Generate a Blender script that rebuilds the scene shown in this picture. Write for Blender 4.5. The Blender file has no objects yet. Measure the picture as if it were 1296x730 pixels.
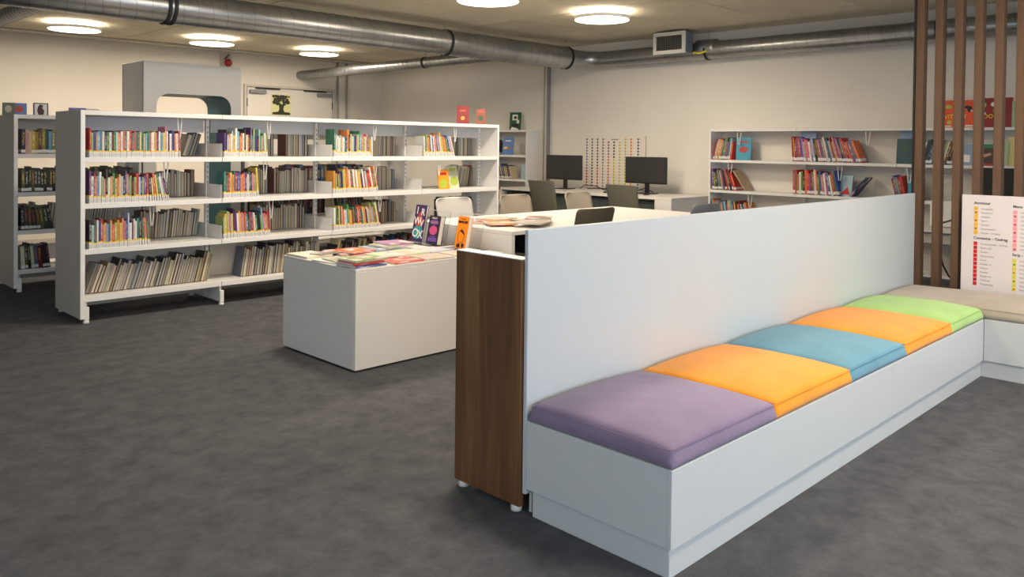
import bpy, bmesh, math, random
from mathutils import Vector, Matrix
random.seed(7)
SC = bpy.context.scene
COL = SC.collection
PI = math.pi

# ------------------------------------------------------------------ camera
YAW, PITCH, ROLL, EYE = .7863, -.0165, .0112, 1.38
cam_data = bpy.data.cameras.new('camera')
cam = bpy.data.objects.new('camera', cam_data)
COL.objects.link(cam)
fw = Vector((math.cos(YAW)*math.cos(PITCH), math.sin(YAW)*math.cos(PITCH), math.sin(PITCH)))
rt0 = Vector((math.sin(YAW), -math.cos(YAW), 0)); up0 = rt0.cross(fw)
rt = math.cos(ROLL)*rt0 + math.sin(ROLL)*up0
up = -math.sin(ROLL)*rt0 + math.cos(ROLL)*up0
M = Matrix((rt, up, -fw)).transposed().to_4x4()
M.translation = Vector((0, 0, EYE))
cam.matrix_world = M
cam_data.sensor_width = 36
cam_data.lens = 36*1021.26/1296
cam_data.shift_y = -(365-200.69)/1296
cam_data.clip_start = .05
SC.camera = cam

# ------------------------------------------------------------------ light and exposure
SC.view_settings.view_transform = 'Standard'
SC.view_settings.look = 'None'
SC.view_settings.gamma = 1
SC.view_settings.use_curve_mapping = False
SC.view_settings.exposure = 0.26
world = bpy.data.worlds.new('world'); SC.world = world
world.use_nodes = True
wn = world.node_tree
bgn = wn.nodes['Background']
bgn.inputs[0].default_value = (.72, .84, 1, 1)
bgn.inputs[1].default_value = 1.6

WIN_X = [(-2.6, -.6), (.2, 2.2), (3.0, 5.0), (5.7, 7.7)]
FRONT_Y, LEFT_X, RIGHT_X, BACK_Y, CEIL = -3.0, -3.2, 8.62, 12.0, 2.77
WIN_Z = (.8, 2.35)

def area(name, loc, direction, sx, sy, power, color, shape='RECTANGLE', spread=None):
    l = bpy.data.lights.new(name, 'AREA'); l.shape = shape
    l.size = sx
    if shape in ('RECTANGLE', 'ELLIPSE'): l.size_y = sy
    l.energy = power; l.color = color
    if spread: l.spread = spread
    o = bpy.data.objects.new(name, l); COL.objects.link(o)
    o.location = loc
    o.rotation_euler = Vector(direction).to_track_quat('-Z', 'Y').to_euler()
    return o
for a, b in WIN_X:
    area('window_daylight', ((a+b)/2, FRONT_Y+.06, sum(WIN_Z)/2), (0, 1, -.12), b-a-.1, WIN_Z[1]-WIN_Z[0]-.1, 42, (.78, .89, 1))
WIN_Y = [(-2.2, -.2), (.6, 2.6), (3.4, 5.4)]
for a, b in WIN_Y:
    area('window_daylight', (LEFT_X+.06, (a+b)/2, sum(WIN_Z)/2), (1, 0, -.12), b-a-.1, WIN_Z[1]-WIN_Z[0]-.1, 8, (.82, .91, 1))
LAMP_COLOR = (1, .84, .66)

# ------------------------------------------------------------------ materials
MATS = {}
def mat(name, color=(.8, .8, .8), rough=.5, metal=0, spec=.5):
    m = bpy.data.materials.new(name); m.use_nodes = True
    b = m.node_tree.nodes['Principled BSDF']
    b.inputs['Base Color'].default_value = (*color, 1)
    b.inputs['Roughness'].default_value = rough
    b.inputs['Metallic'].default_value = metal
    b.inputs['Specular IOR Level'].default_value = spec
    MATS[name] = m
    return m
def nt(m): return m.node_tree, m.node_tree.nodes, m.node_tree.links, m.node_tree.nodes['Principled BSDF']
def srgb(r, g, b):
    f = lambda c: (c/255/12.92 if c/255 <= .04045 else ((c/255+.055)/1.055)**2.4)
    return (f(r), f(g), f(b))
def add_noise(m, c1, c2, scale, detail=4, coords='Object', stretch=(1, 1, 1), bump=0, bscale=None, lo=.35, hi=.65, rough=.55):
    t, N, L, b = nt(m)
    tc = N.new('ShaderNodeTexCoord'); mp = N.new('ShaderNodeMapping')
    mp.inputs['Scale'].default_value = stretch
    L.new(tc.outputs[coords], mp.inputs[0])
    n = N.new('ShaderNodeTexNoise'); n.inputs['Scale'].default_value = scale; n.inputs['Detail'].default_value = detail
    n.inputs['Roughness'].default_value = rough
    L.new(mp.outputs[0], n.inputs['Vector'])
    r = N.new('ShaderNodeValToRGB')
    r.color_ramp.elements[0].position = lo; r.color_ramp.elements[1].position = hi
    r.color_ramp.elements[0].color = (*c1, 1); r.color_ramp.elements[1].color = (*c2, 1)
    L.new(n.outputs[0], r.inputs[0]); L.new(r.outputs[0], b.inputs['Base Color'])
    if bump:
        n2 = N.new('ShaderNodeTexNoise'); n2.inputs['Scale'].default_value = bscale or scale; n2.inputs['Detail'].default_value = 3
        L.new(mp.outputs[0], n2.inputs['Vector'])
        bp = N.new('ShaderNodeBump'); bp.inputs['Strength'].default_value = bump; bp.inputs['Distance'].default_value = .01
        L.new(n2.outputs[0], bp.inputs['Height']); L.new(bp.outputs[0], b.inputs['Normal'])
    return m, n, r
white = mat('white_laminate', (.72, .70, .67), .38)
white2 = mat('white_steel', (.77, .76, .74), .42)
greyend = mat('pale_grey_endpanel', (.52, .48, .42), .5)
header = mat('grey_header', (.50, .51, .53), .5)
edgew = mat('white_edge_band', (.80, .79, .75), .35)
wallm = mat('wall_paint', (.74, .70, .64), .8); add_noise(wallm, (.73, .70, .64), (.75, .72, .66), 2, 2)
wallback = mat('back_wall_paint', (.70, .65, .57), .8); add_noise(wallback, (.69, .64, .56), (.71, .66, .58), 2, 2)
doorm = mat('door_paint', (.66, .62, .56), .5)
ceilm = mat('ceiling_board', (.4, .37, .3), .9)
add_noise(ceilm, srgb(192, 183, 160), srgb(216, 207, 186), 1.3, 6, stretch=(1, 1, 1), bump=.5, bscale=70, lo=.3, hi=.7, rough=.7)
floorm = mat('carpet', (.1, .1, .1), .95, spec=.15)
_, n1, r1 = add_noise(floorm, srgb(69, 71, 75), srgb(96, 97, 100), 8, 10, bump=.35, bscale=220, lo=.30, hi=.70, rough=.72)
n1.inputs['Distortion'].default_value = .25
walnut = mat('walnut', (.1, .05, .03), .42)
def wood(m, cd, cm, cl, ax='x'):
    t, N, L, b = nt(m)
    tc = N.new('ShaderNodeTexCoord'); mp = N.new('ShaderNodeMapping')
    mp.inputs['Scale'].default_value = (9, 9, .55)
    L.new(tc.outputs['Object'], mp.inputs[0])
    n = N.new('ShaderNodeTexNoise'); n.inputs['Scale'].default_value = 1.7; n.inputs['Detail'].default_value = 7; n.inputs['Roughness'].default_value = .6
    n.inputs['Distortion'].default_value = .5
    L.new(mp.outputs[0], n.inputs['Vector'])
    r = N.new('ShaderNodeValToRGB'); e = r.color_ramp.elements
    e[0].position = .3; e[0].color = (*cd, 1); e[1].position = .72; e[1].color = (*cl, 1)
    k = e.new(.5); k.color = (*cm, 1)
    L.new(n.outputs[0], r.inputs[0])
    mp2 = N.new('ShaderNodeMapping'); mp2.inputs['Scale'].default_value = (140, 140, 3)
    L.new(tc.outputs['Object'], mp2.inputs[0])
    n2 = N.new('ShaderNodeTexNoise'); n2.inputs['Scale'].default_value = 1; n2.inputs['Detail'].default_value = 2
    L.new(mp2.outputs[0], n2.inputs['Vector'])
    mx = N.new('ShaderNodeMix'); mx.data_type = 'RGBA'; mx.blend_type = 'MULTIPLY'; mx.inputs[0].default_value = .35
    L.new(r.outputs[0], mx.inputs[6]); L.new(n2.outputs[0], mx.inputs[7])
    L.new(mx.outputs[2], b.inputs['Base Color'])
wood(walnut, srgb(88, 55, 32), srgb(122, 82, 50), srgb(156, 112, 74))
slatm = mat('oak_slat', (.2, .12, .07), .5)
wood(slatm, srgb(92, 64, 42), srgb(108, 78, 53), srgb(124, 92, 65))
teal = mat('teal_lining', srgb(28, 106, 118), .45)
black = mat('black_plastic', (.012, .012, .013), .35)
blackm = mat('black_panel', (.008, .008, .009), .6)
rubber = mat('dark_rubber', (.01, .01, .01), .6)
dark = mat('dark_void', (.02, .02, .022), .7)
bluegrey = mat('blue_grey_metal', srgb(112, 124, 136), .45, .3)
pipegrey = mat('pipe_grey', srgb(150, 148, 144), .5)
trunkgrey = mat('trunking_grey', srgb(126, 126, 130), .5)
chrome = mat('steel', (.55, .55, .56), .3, 1)
galv_seam = mat('galvanised_seam', srgb(120, 122, 124), .45, .8)
galv = mat('galvanised_steel', (.55, .56, .57), .33, .92)
add_noise(galv, srgb(150, 154, 158), srgb(172, 175, 178), 3, 3, lo=.3, hi=.7)
nodes = galv.node_tree
seat_taupe = mat('taupe_shell', srgb(150, 140, 124), .5)
seat_shaded = mat('shade_painted_shell', srgb(106, 104, 90), .5)  # shade on the chairs' rear side put into the shell colour
seat_light = mat('light_grey_shell', srgb(196, 192, 186), .5)
seat_backlit = mat('backlit_painted_shell', srgb(74, 68, 54), .55)  # backlit darkness put into the shell colour
seat_blue = mat('blue_grey_shell', srgb(124, 128, 132), .5)
screen = mat('monitor_screen', (.03, .03, .028), .3)
paper = mat('paper', (.78, .74, .66), .8)
edge_paper = mat('aged_page_edges', (.5, .47, .4), .85)
_t, _N, _L, _b = nt(edge_paper)
_oi = _N.new('ShaderNodeObjectInfo'); _r = _N.new('ShaderNodeValToRGB')
_e = _r.color_ramp.elements; _e[0].color = (*srgb(120, 112, 98), 1); _e[1].color = (*srgb(214, 206, 186), 1)
for _p, _c in ((.2, (196, 190, 178)), (.4, (150, 134, 108)), (.6, (206, 196, 170)), (.8, (140, 140, 138))): _k = _e.new(_p); _k.color = (*srgb(*_c), 1)
_L.new(_oi.outputs['Random'], _r.inputs[0]); _L.new(_r.outputs[0], _b.inputs['Base Color'])
red = mat('red_alarm', srgb(150, 24, 26), .35)
apron = mat('grey_green_panel', srgb(82, 92, 88), .6)
signm = mat('sign_panel', srgb(224, 214, 214), .5)
yellowtag = mat('yellow_valve', srgb(214, 200, 40), .4)

def emit(name, col, s):
    m = bpy.data.materials.new(name); m.use_nodes = True
    N = m.node_tree.nodes; N.clear()
    e = N.new('ShaderNodeEmission'); e.inputs[0].default_value = (*col, 1); e.inputs[1].default_value = s
    o = N.new('ShaderNodeOutputMaterial'); m.node_tree.links.new(e.outputs[0], o.inputs[0])
    return m
lampm = emit('lamp_glow', (1, .93, .82), 5)
lampup = emit('lamp_glow_upward', (1, .84, .62), 24)

acrylic = bpy.data.materials.new('clear_acrylic'); acrylic.use_nodes = True
b_ = acrylic.node_tree.nodes['Principled BSDF']
b_.inputs['Base Color'].default_value = (.93, .96, .97, 1); b_.inputs['Roughness'].default_value = .06
b_.inputs['Transmission Weight'].default_value = 1; b_.inputs['IOR'].default_value = 1.2
glassm = bpy.data.materials.new('window_glass'); glassm.use_nodes = True
b_ = glassm.node_tree.nodes['Principled BSDF']
b_.inputs['Base Color'].default_value = (.97, .99, 1, 1); b_.inputs['Roughness'].default_value = .02
b_.inputs['Transmission Weight'].default_value = 1; b_.inputs['IOR'].default_value = 1.05

def fabric(name, c):
    m = mat(name, c, .9, spec=.2)
    c1 = tuple(x*.90 for x in c); c2 = tuple(min(1, x*1.06) for x in c)
    add_noise(m, c1, c2, 4, 4, bump=.25, bscale=420)
    b = m.node_tree.nodes['Principled BSDF']
    b.inputs['Sheen Weight'].default_value = .25
    return m
cushion_cols = {
    'lilac': fabric('lilac_fabric', srgb(134, 117, 145)), 'orange': fabric('orange_fabric', srgb(240, 154, 34)),
    'blue': fabric('blue_fabric', srgb(98, 150, 172)), 'green': fabric('green_fabric', srgb(166, 206, 122)),
    'beige': fabric('beige_fabric', srgb(178, 166, 150))}

def cover_material(name, label):
    """book cover: the book's own colour, a title print, and the spine label of this library"""
    m = mat(name, (.5, .5, .5), .45)
    t, N, L, b = nt(m)
    oi = N.new('ShaderNodeObjectInfo'); tc = N.new('ShaderNodeTexCoord'); sep = N.new('ShaderNodeSeparateXYZ')
    L.new(tc.outputs['Generated'], sep.inputs[0])
    def math_(op, a, b2=None):
        n = N.new('ShaderNodeMath'); n.operation = op
        for i, v in enumerate((a, b2)):
            if v is None: continue
            if isinstance(v, (int, float)): n.inputs[i].default_value = v
            else: L.new(v, n.inputs[i])
        return n.outputs[0]
    def mixc(f, a, c):
        n = N.new('ShaderNodeMix'); n.data_type = 'RGBA'
        L.new(f, n.inputs[0])
        for i, v in ((6, a), (7, c)):
            if isinstance(v, tuple): n.inputs[i].default_value = (*v, 1)
            else: L.new(v, n.inputs[i])
        return n.outputs[2]
    z = sep.outputs[2]; x = sep.outputs[0]
    # title print: a broken light or dark band up the spine
    nz = N.new('ShaderNodeTexNoise'); nz.noise_dimensions = '4D'; nz.inputs['Scale'].default_value = 9; nz.inputs['Detail'].default_value = 1
    L.new(tc.outputs['Generated'], nz.inputs['Vector'])
    w = math_('MULTIPLY', oi.outputs['Random'], 50.0); L.new(w, nz.inputs['W'])
    band = math_('MULTIPLY', math_('GREATER_THAN', z, .34), math_('LESS_THAN', z, .86))
    mid = math_('LESS_THAN', math_('ABSOLUTE', math_('SUBTRACT', x, .5)), .24)
    on = math_('MULTIPLY', math_('MULTIPLY', band, mid), math_('GREATER_THAN', nz.outputs[0], .53))
    rnd = N.new('ShaderNodeValToRGB'); rnd.color_ramp.interpolation = 'CONSTANT'
    e = rnd.color_ramp.elements; e[0].color = (.8, .78, .7, 1); e[1].position = .5; e[1].color = (.03, .03, .05, 1)
    k = e.new(.75); k.color = (.75, .6, .1, 1); k = e.new(.28); k.color = (.75, .1, .08, 1)
    L.new(math_('FRACT', math_('MULTIPLY', oi.outputs['Random'], 7.3)), rnd.inputs[0])
    on = math_('MULTIPLY', on, .8)
    col = mixc(on, oi.outputs['Color'], rnd.outputs[0])
    if label == 'strip':
        col = mixc(math_('LESS_THAN', z, .255), col, srgb(238, 196, 40))
        col = mixc(math_('LESS_THAN', z, .205), col, (.70, .69, .67))
        ln = N.new('ShaderNodeTexNoise'); ln.noise_dimensions = '4D'; ln.inputs['Scale'].default_value = 30
        L.new(tc.outputs['Generated'], ln.inputs['Vector']); L.new(w, ln.inputs['W'])
        txt = math_('MULTIPLY', math_('MULTIPLY', math_('GREATER_THAN', ln.outputs[0], .56), math_('LESS_THAN', z, .16)), math_('GREATER_THAN', z, .03))
        col = mixc(txt, col, (.2, .2, .22))
    elif label == 'tag':
        f = math_('MULTIPLY', math_('LESS_THAN', z, .17), math_('GREATER_THAN', z, .045))
        f = math_('MULTIPLY', f, math_('GREATER_THAN', math_('FRACT', math_('MULTIPLY', oi.outputs['Random'], 13.7)), .25))
        col = mixc(f, col, (.72, .72, .72))
    L.new(col, b.inputs['Base Color'])
    return m
cov_strip = cover_material('cover_with_yellow_white_label', 'strip')
cov_tag = cover_material('cover_with_white_tag', 'tag')
cov_plain = cover_material('cover_plain', '')
def plain_cover(name):
    m = mat(name, (.5, .5, .5), .4)
    t, N, L, b = nt(m)
    oi = N.new('ShaderNodeObjectInfo'); L.new(oi.outputs['Color'], b.inputs['Base Color'])
    return m
cov_flat = plain_cover('cover_single_colour')
def magazine_material():
    m = mat('printed_cover', (.5, .5, .5), .35)
    t, N, L, b = nt(m)
    oi = N.new('ShaderNodeObjectInfo'); tc = N.new('ShaderNodeTexCoord')
    v = N.new('ShaderNodeTexVoronoi'); v.voronoi_dimensions = '4D'; v.inputs['Scale'].default_value = 2.6
    L.new(tc.outputs['Generated'], v.inputs['Vector'])
    mu = N.new('ShaderNodeMath'); mu.operation = 'MULTIPLY'; mu.inputs[1].default_value = 40
    L.new(oi.outputs['Random'], mu.inputs[0]); L.new(mu.outputs[0], v.inputs['W'])
    mx = N.new('ShaderNodeMix'); mx.data_type = 'RGBA'
    gt = N.new('ShaderNodeSeparateColor'); L.new(v.outputs['Color'], gt.inputs[0])
    g2 = N.new('ShaderNodeMath'); g2.operation = 'GREATER_THAN'; g2.inputs[1].default_value = .62; L.new(gt.outputs[0], g2.inputs[0])
    g3 = N.new('ShaderNodeMath'); g3.operation = 'MULTIPLY'; g3.inputs[1].default_value = .75; L.new(g2.outputs[0], g3.inputs[0])
    hs = N.new('ShaderNodeHueSaturation'); hs.inputs['Value'].default_value = .9
    L.new(v.outputs['Color'], hs.inputs['Color']); hs.inputs['Saturation'].default_value = .45
    L.new(g3.outputs[0], mx.inputs[0]); L.new(oi.outputs['Color'], mx.inputs[6]); L.new(hs.outputs[0], mx.inputs[7])
    L.new(mx.outputs[2], b.inputs['Base Color'])
    return m
cov_mag = magazine_material()

# ------------------------------------------------------------------ helpers
def link(o, parent=None, root=None):
    COL.objects.link(o)
    if parent is not None: o.parent = parent
    return o
def tag(o, label=None, cat=None, group=None, kind=None):
    if label: o['label'] = label
    if cat: o['category'] = cat
    if group: o['group'] = group
    if kind: o['kind'] = kind
    return o
def thing(name, label, cat, loc=(0, 0, 0), rz=0, group=None):
    o = bpy.data.objects.new(name, None); o.empty_display_size = .1
    COL.objects.link(o); o.location = loc; o.rotation_euler = (0, 0, rz)
    return tag(o, label, cat, group)
def world_origin(p):
    v = Vector((0, 0, 0))
    while p is not None:
        v = v + Vector(p.location); p = p.parent
    return v
def mesh_obj(name, bm, m, parent=None, loc=(0, 0, 0), smooth=False, color=None):
    me = bpy.data.meshes.new(name); bm.to_mesh(me); bm.free()
    for mm in (m if isinstance(m, (list, tuple)) else [m]): me.materials.append(mm)
    if smooth:
        for p in me.polygons: p.use_smooth = True
    o = bpy.data.objects.new(name, me); link(o, parent); o.location = loc
    if color: o.color = (*color, 1)
    return o
def bm_box(bm, x0, x1, y0, y1, z0, z1, bevel=0, mi=0):
    vs = [bm.verts.new(p) for p in ((x0, y0, z0), (x1, y0, z0), (x1, y1, z0), (x0, y1, z0), (x0, y0, z1), (x1, y0, z1), (x1, y1, z1), (x0, y1, z1))]
    fs = [bm.faces.new([vs[i] for i in q]) for q in ((0, 3, 2, 1), (4, 5, 6, 7), (0, 1, 5, 4), (1, 2, 6, 5), (2, 3, 7, 6), (3, 0, 4, 7))]
    for f in fs: f.material_index = mi
    if bevel:
        es = list({e for f in fs for e in f.edges})
        bmesh.ops.bevel(bm, geom=es, offset=bevel, segments=1, affect='EDGES')
    return vs
def box(name, b, m, parent=None, bevel=.0025, **kw):
    """box from world bounds; origin at its base centre; parent must be unrotated"""
    x0, x1, y0, y1, z0, z1 = b
    c = Vector(((x0+x1)/2, (y0+y1)/2, z0))
    bm = bmesh.new(); bm_box(bm, x0-c.x, x1-c.x, y0-c.y, y1-c.y, 0, z1-z0, min(bevel, .2*min(x1-x0, y1-y0, z1-z0)) if bevel else 0)
    o = mesh_obj(name, bm, m, parent, c - world_origin(parent))
    return tag(o, **kw) if kw else o
def tube_bm(bm, pts, r, seg=10, caps=True):
    pts = [Vector(p) for p in pts]; rings = []
    n = len(pts)
    prev = None
    for i, p in enumerate(pts):
        d = (pts[min(i+1, n-1)] - pts[max(i-1, 0)]).normalized()
        if prev is None:
            a = d.orthogonal().normalized()
        else:
            a = (prev - d*prev.dot(d)).normalized()
        prev = a; c = d.cross(a)
        rr = r[i] if isinstance(r, (list, tuple)) else r
        rings.append([bm.verts.new(p + (a*math.cos(t)+c*math.sin(t))*rr) for t in [2*PI*k/seg for k in range(seg)]])
    for i in range(n-1):
        for k in range(seg):
            bm.faces.new((rings[i][k], rings[i][(k+1) % seg], rings[i+1][(k+1) % seg], rings[i+1][k]))
    if caps:
        bm.faces.new(rings[0][::-1]); bm.faces.new(rings[-1])
def tube(name, pts, r, m, parent=None, seg=10, caps=True, origin=None, **kw):
    o0 = Vector(origin) if origin is not None else Vector(pts[0])
    bm = bmesh.new(); tube_bm(bm, [Vector(p)-o0 for p in pts], r, seg, caps)
    o = mesh_obj(name, bm, m, parent, o0 - world_origin(parent), smooth=True)
    return tag(o, **kw) if kw else o
def rounded_rect(w, h, r, seg=6, round_bottom=True):
    """outline in (u,v), u centred, v from 0"""
    pts = []
    cs = [(w/2-r, h-r, 0), (-w/2+r, h-r, 90)]
    cs += [(-w/2+r, r, 180), (w/2-r, r, 270)] if round_bottom else []
    for cx, cy, a0 in cs:
        for k in range(seg+1):
            a = math.radians(a0+90*k/seg); pts.append((cx+r*math.cos(a), cy+r*math.sin(a)))
    if not round_bottom: pts += [(-w/2, 0), (w/2, 0)]
    return pts

# ------------------------------------------------------------------ setting
bm = bmesh.new(); bm_box(bm, LEFT_X-.2, RIGHT_X+.2, FRONT_Y-.2, BACK_Y+.2, -.1, 0)
tag(mesh_obj('floor', bm, floorm), label='dark grey mottled carpet floor', kind='structure')
ce = box('ceiling', (LEFT_X-.2, RIGHT_X+.2, FRONT_Y-.2, BACK_Y+.2, CEIL+.03, CEIL+.13), dark, bevel=0)
tag(ce, label='rough grey brown fibre board ceiling with narrow joints', kind='structure')
xs = [LEFT_X]; 
while xs[-1] < RIGHT_X: xs.append(min(xs[-1]+2.4, RIGHT_X))
ys = [FRONT_Y]
k = 4.208 - 7*1.04
while k < BACK_Y:
    if k > FRONT_Y: ys.append(k)
    k += 1.04
ys.append(BACK_Y)
for i in range(len(xs)-1):
    for j in range(len(ys)-1):
        g = .007
        if ys[j+1]-ys[j] < .05: continue
        box('ceiling_panel', (xs[i]+g, xs[i+1]-g, ys[j]+g, ys[j+1]-g, CEIL, CEIL+.03), ceilm, ce, bevel=0)
tag(box('wall_right', (RIGHT_X, RIGHT_X+.2, FRONT_Y-.2, BACK_Y+.2, 0, CEIL+.1), wallm, bevel=0), label='plain off white wall behind the computers', kind='structure')
tag(box('wall_back', (LEFT_X-.2, RIGHT_X, BACK_Y, BACK_Y+.2, 0, CEIL+.1), wallback, bevel=0), label='cream wall at the far end behind the book rows', kind='structure')
bm = bmesh.new()
bm_box(bm, LEFT_X-.2, LEFT_X, FRONT_Y-.2, BACK_Y, 0, WIN_Z[0]); bm_box(bm, LEFT_X-.2, LEFT_X, FRONT_Y-.2, BACK_Y, WIN_Z[1], CEIL+.1)
e = [FRONT_Y-.2] + [v for ab in WIN_Y for v in ab] + [BACK_Y]
for i in range(0, len(e), 2): bm_box(bm, LEFT_X-.2, LEFT_X, e[i], e[i+1], WIN_Z[0], WIN_Z[1])
tag(mesh_obj('wall_left', bm, wallm), label='off white side wall with three windows', kind='structure')
for i, (a, b2) in enumerate(WIN_Y):
    w = thing('window_%d' % (i+5), None, None, (LEFT_X-.1, (a+b2)/2, WIN_Z[0])); tag(w, label='white framed side window', kind='structure')
    for q in ((a, a+.05, WIN_Z[0], WIN_Z[1]), (b2-.05, b2, WIN_Z[0], WIN_Z[1]), (a+.05, b2-.05, WIN_Z[0], WIN_Z[0]+.05), (a+.05, b2-.05, WIN_Z[1]-.05, WIN_Z[1])):
        box('frame', (LEFT_X-.14, LEFT_X-.08, *q), white, w)
    box('pane', (LEFT_X-.115, LEFT_X-.105, a+.05, b2-.05, WIN_Z[0]+.05, WIN_Z[1]-.05), glassm, w, bevel=0)
# front wall with windows, one mesh of wall pieces around the openings
bm = bmesh.new()
bm_box(bm, LEFT_X, RIGHT_X, FRONT_Y-.2, FRONT_Y, 0, WIN_Z[0]); bm_box(bm, LEFT_X, RIGHT_X, FRONT_Y-.2, FRONT_Y, WIN_Z[1], CEIL+.1)
e = [LEFT_X] + [v for ab in WIN_X for v in ab] + [RIGHT_X]
for i in range(0, len(e), 2): bm_box(bm, e[i], e[i+1], FRONT_Y-.2, FRONT_Y, WIN_Z[0], WIN_Z[1])
tag(mesh_obj('wall_front', bm, wallm), label='off white window wall', kind='structure')
for i, (a, b2) in enumerate(WIN_X):
    w = thing('window_%d' % (i+1), None, None, ((a+b2)/2, FRONT_Y-.1, WIN_Z[0])); tag(w, label='wide white framed window', kind='structure')
    for q in ((a, a+.05, WIN_Z[0], WIN_Z[1]), (b2-.05, b2, WIN_Z[0], WIN_Z[1]), (a+.05, b2-.05, WIN_Z[0], WIN_Z[0]+.05), (a+.05, b2-.05, WIN_Z[1]-.05, WIN_Z[1])):
        box('frame', (q[0], q[1], FRONT_Y-.14, FRONT_Y-.08, q[2], q[3]), white, w)
    box('pane', (a+.05, b2-.05, FRONT_Y-.115, FRONT_Y-.105, WIN_Z[0]+.05, WIN_Z[1]-.05), glassm, w, bevel=0)
tag(box('baseboard_right', (RIGHT_X-.012, RIGHT_X, FRONT_Y, BACK_Y-.02, 0, .07), greyend), label='low skirting', kind='structure')
tag(box('baseboard_back', (LEFT_X, RIGHT_X-.02, BACK_Y-.012, BACK_Y, 0, .07), greyend), label='low skirting', kind='structure')

# door with two closers
d = thing('door_1', None, None, (6.8, BACK_Y-.02, 0)); tag(d, label='cream double door with a closer at each top corner', kind='structure')
box('door_leaf', (6.03, 7.57, BACK_Y-.045, BACK_Y-.005, .01, 2.25), doorm, d)
box('door_frame', (5.985, 6.02, BACK_Y-.05, BACK_Y, 0, 2.30), greyend, d); box('door_frame', (7.58, 7.615, BACK_Y-.05, BACK_Y, 0, 2.30), greyend, d)
box('door_frame', (6.02, 7.58, BACK_Y-.05, BACK_Y, 2.262, 2.30), greyend, d)
for s, x in ((1, 6.06), (-1, 7.54)):
    xa, xb = sorted((x, x+s*.27))
    box('door_closer', (xa, xb, BACK_Y-.10, BACK_Y-.046, 2.16, 2.215), trunkgrey, d)
    xa, xb = sorted((x+s*.10, x+s*.52))
    box('closer_arm', (xa, xb, BACK_Y-.085, BACK_Y-.05, 2.235, 2.255), dark, d)
for z in (1.95, 1.62):
    box('hinge', (6.018, 6.032, BACK_Y-.056, BACK_Y-.04, z, z+.13), dark, d); box('hinge', (7.568, 7.582, BACK_Y-.056, BACK_Y-.04, z, z+.13), dark, d)
# vertical pipes on the back wall and trunking on the right wall
for x, s in ((7.69, 'left'), (7.87, 'right')):
    tag(tube('pipe', [(x, BACK_Y-.03, .07), (x, BACK_Y-.03, CEIL)], .017, pipegrey), label='thin grey vertical wall pipe beside the double door, the %s one of the pair' % s, cat='pipe', group='vertical pipes on the far wall')
tr = thing('cable_trunking', 'grey vertical cable trunking on the wall between bookcase and monitors', 'trunking', (RIGHT_X-.03, 7.9, 0))
box('channel', (RIGHT_X-.05, RIGHT_X, 7.86, 7.95, .07, CEIL), trunkgrey, tr)
box('cover_strip', (RIGHT_X-.058, RIGHT_X-.05, 7.885, 7.925, .07, CEIL), greyend, tr)
# alarm
al = thing('alarm_bell', 'red round alarm sounder on a wall bracket above the door', 'alarm', (5.69, BACK_Y-.06, 2.6))
bm = bmesh.new(); tube_bm(bm, [(0, 0, 0), (0, -.03, 0), (0, -.06, 0), (0, -.075, 0)], [.05, .062, .05, .025], 16)
mesh_obj('bell', bm, red, al, (0, 0, .0), smooth=True)
bm = bmesh.new(); bm_box(bm, -.09, .075, .04, .06, -.09, .15); bm_box(bm, -.012, .012, -.005, .045, -.012, .012)
mesh_obj('bracket', bm, greyend, al)
tube('conduit', [(5.73, BACK_Y-.03, 2.74), (5.70, BACK_Y-.035, 2.70), (5.66, BACK_Y-.05, 2.66)], .008, dark, al)

# ------------------------------------------------------------------ ceiling lamps
def lamp(x, y, where):
    t = thing('ceiling_lamp', where, 'ceiling lamp', (x, y, CEIL), 0, 'round ceiling lamps')
    R = .285
    def disc(name, z0, z1, r, m, seg=40):
        bm = bmesh.new(); tube_bm(bm, [(0, 0, z0), (0, 0, z1)], r, seg); return mesh_obj(name, bm, m, t)
    disc('diffuser', -.090, -.078, R-.008, lampm)
    bm = bmesh.new()
    tube_bm(bm, [(0, 0, -.086), (0, 0, -.052)], R, 40, caps=False); tube_bm(bm, [(0, 0, -.086), (0, 0, -.052)], R-.006, 40, caps=False)
    mesh_obj('rim', bm, white, t, smooth=True)
    disc('uplight', -.058, -.051, R-.02, lampup)
    disc('ceiling_plate', -.012, 0, .08, white, 24)
    disc('stem', -.055, -.01, .012, white, 10)
    area('lamp_light', (x, y, CEIL-.096), (0, 0, -1), .5, .5, 35, LAMP_COLOR, 'DISK')
lamp(3.08, 10.42, 'round glowing ceiling lamp at the far left, below the narrow branch duct')
lamp(4.77, 10.46, 'round glowing ceiling lamp left of the red alarm, second in the far row')
lamp(6.39, 10.45, 'round glowing ceiling lamp above the double door, third in the far row')
lamp(5.03, 5.37, 'large round glowing ceiling lamp cut by the top edge of the photo')
for lx, ly, lw in ((3.3, 5.22, 'above the aisle by the display table'), (2.6, 2.75, 'above the walnut cabinet'), (3.3, .3, 'above the open floor in front of the bench'), (5.0, .3, 'above the floor right of the bench')):  # unseen lamps, added to brighten the floor, cushions and table front
    lamp(lx, ly, 'unseen round ceiling lamp added as fill light ' + lw)
lamp(6.55, 5.27, 'round glowing ceiling lamp nearest the square air grille')

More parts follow.
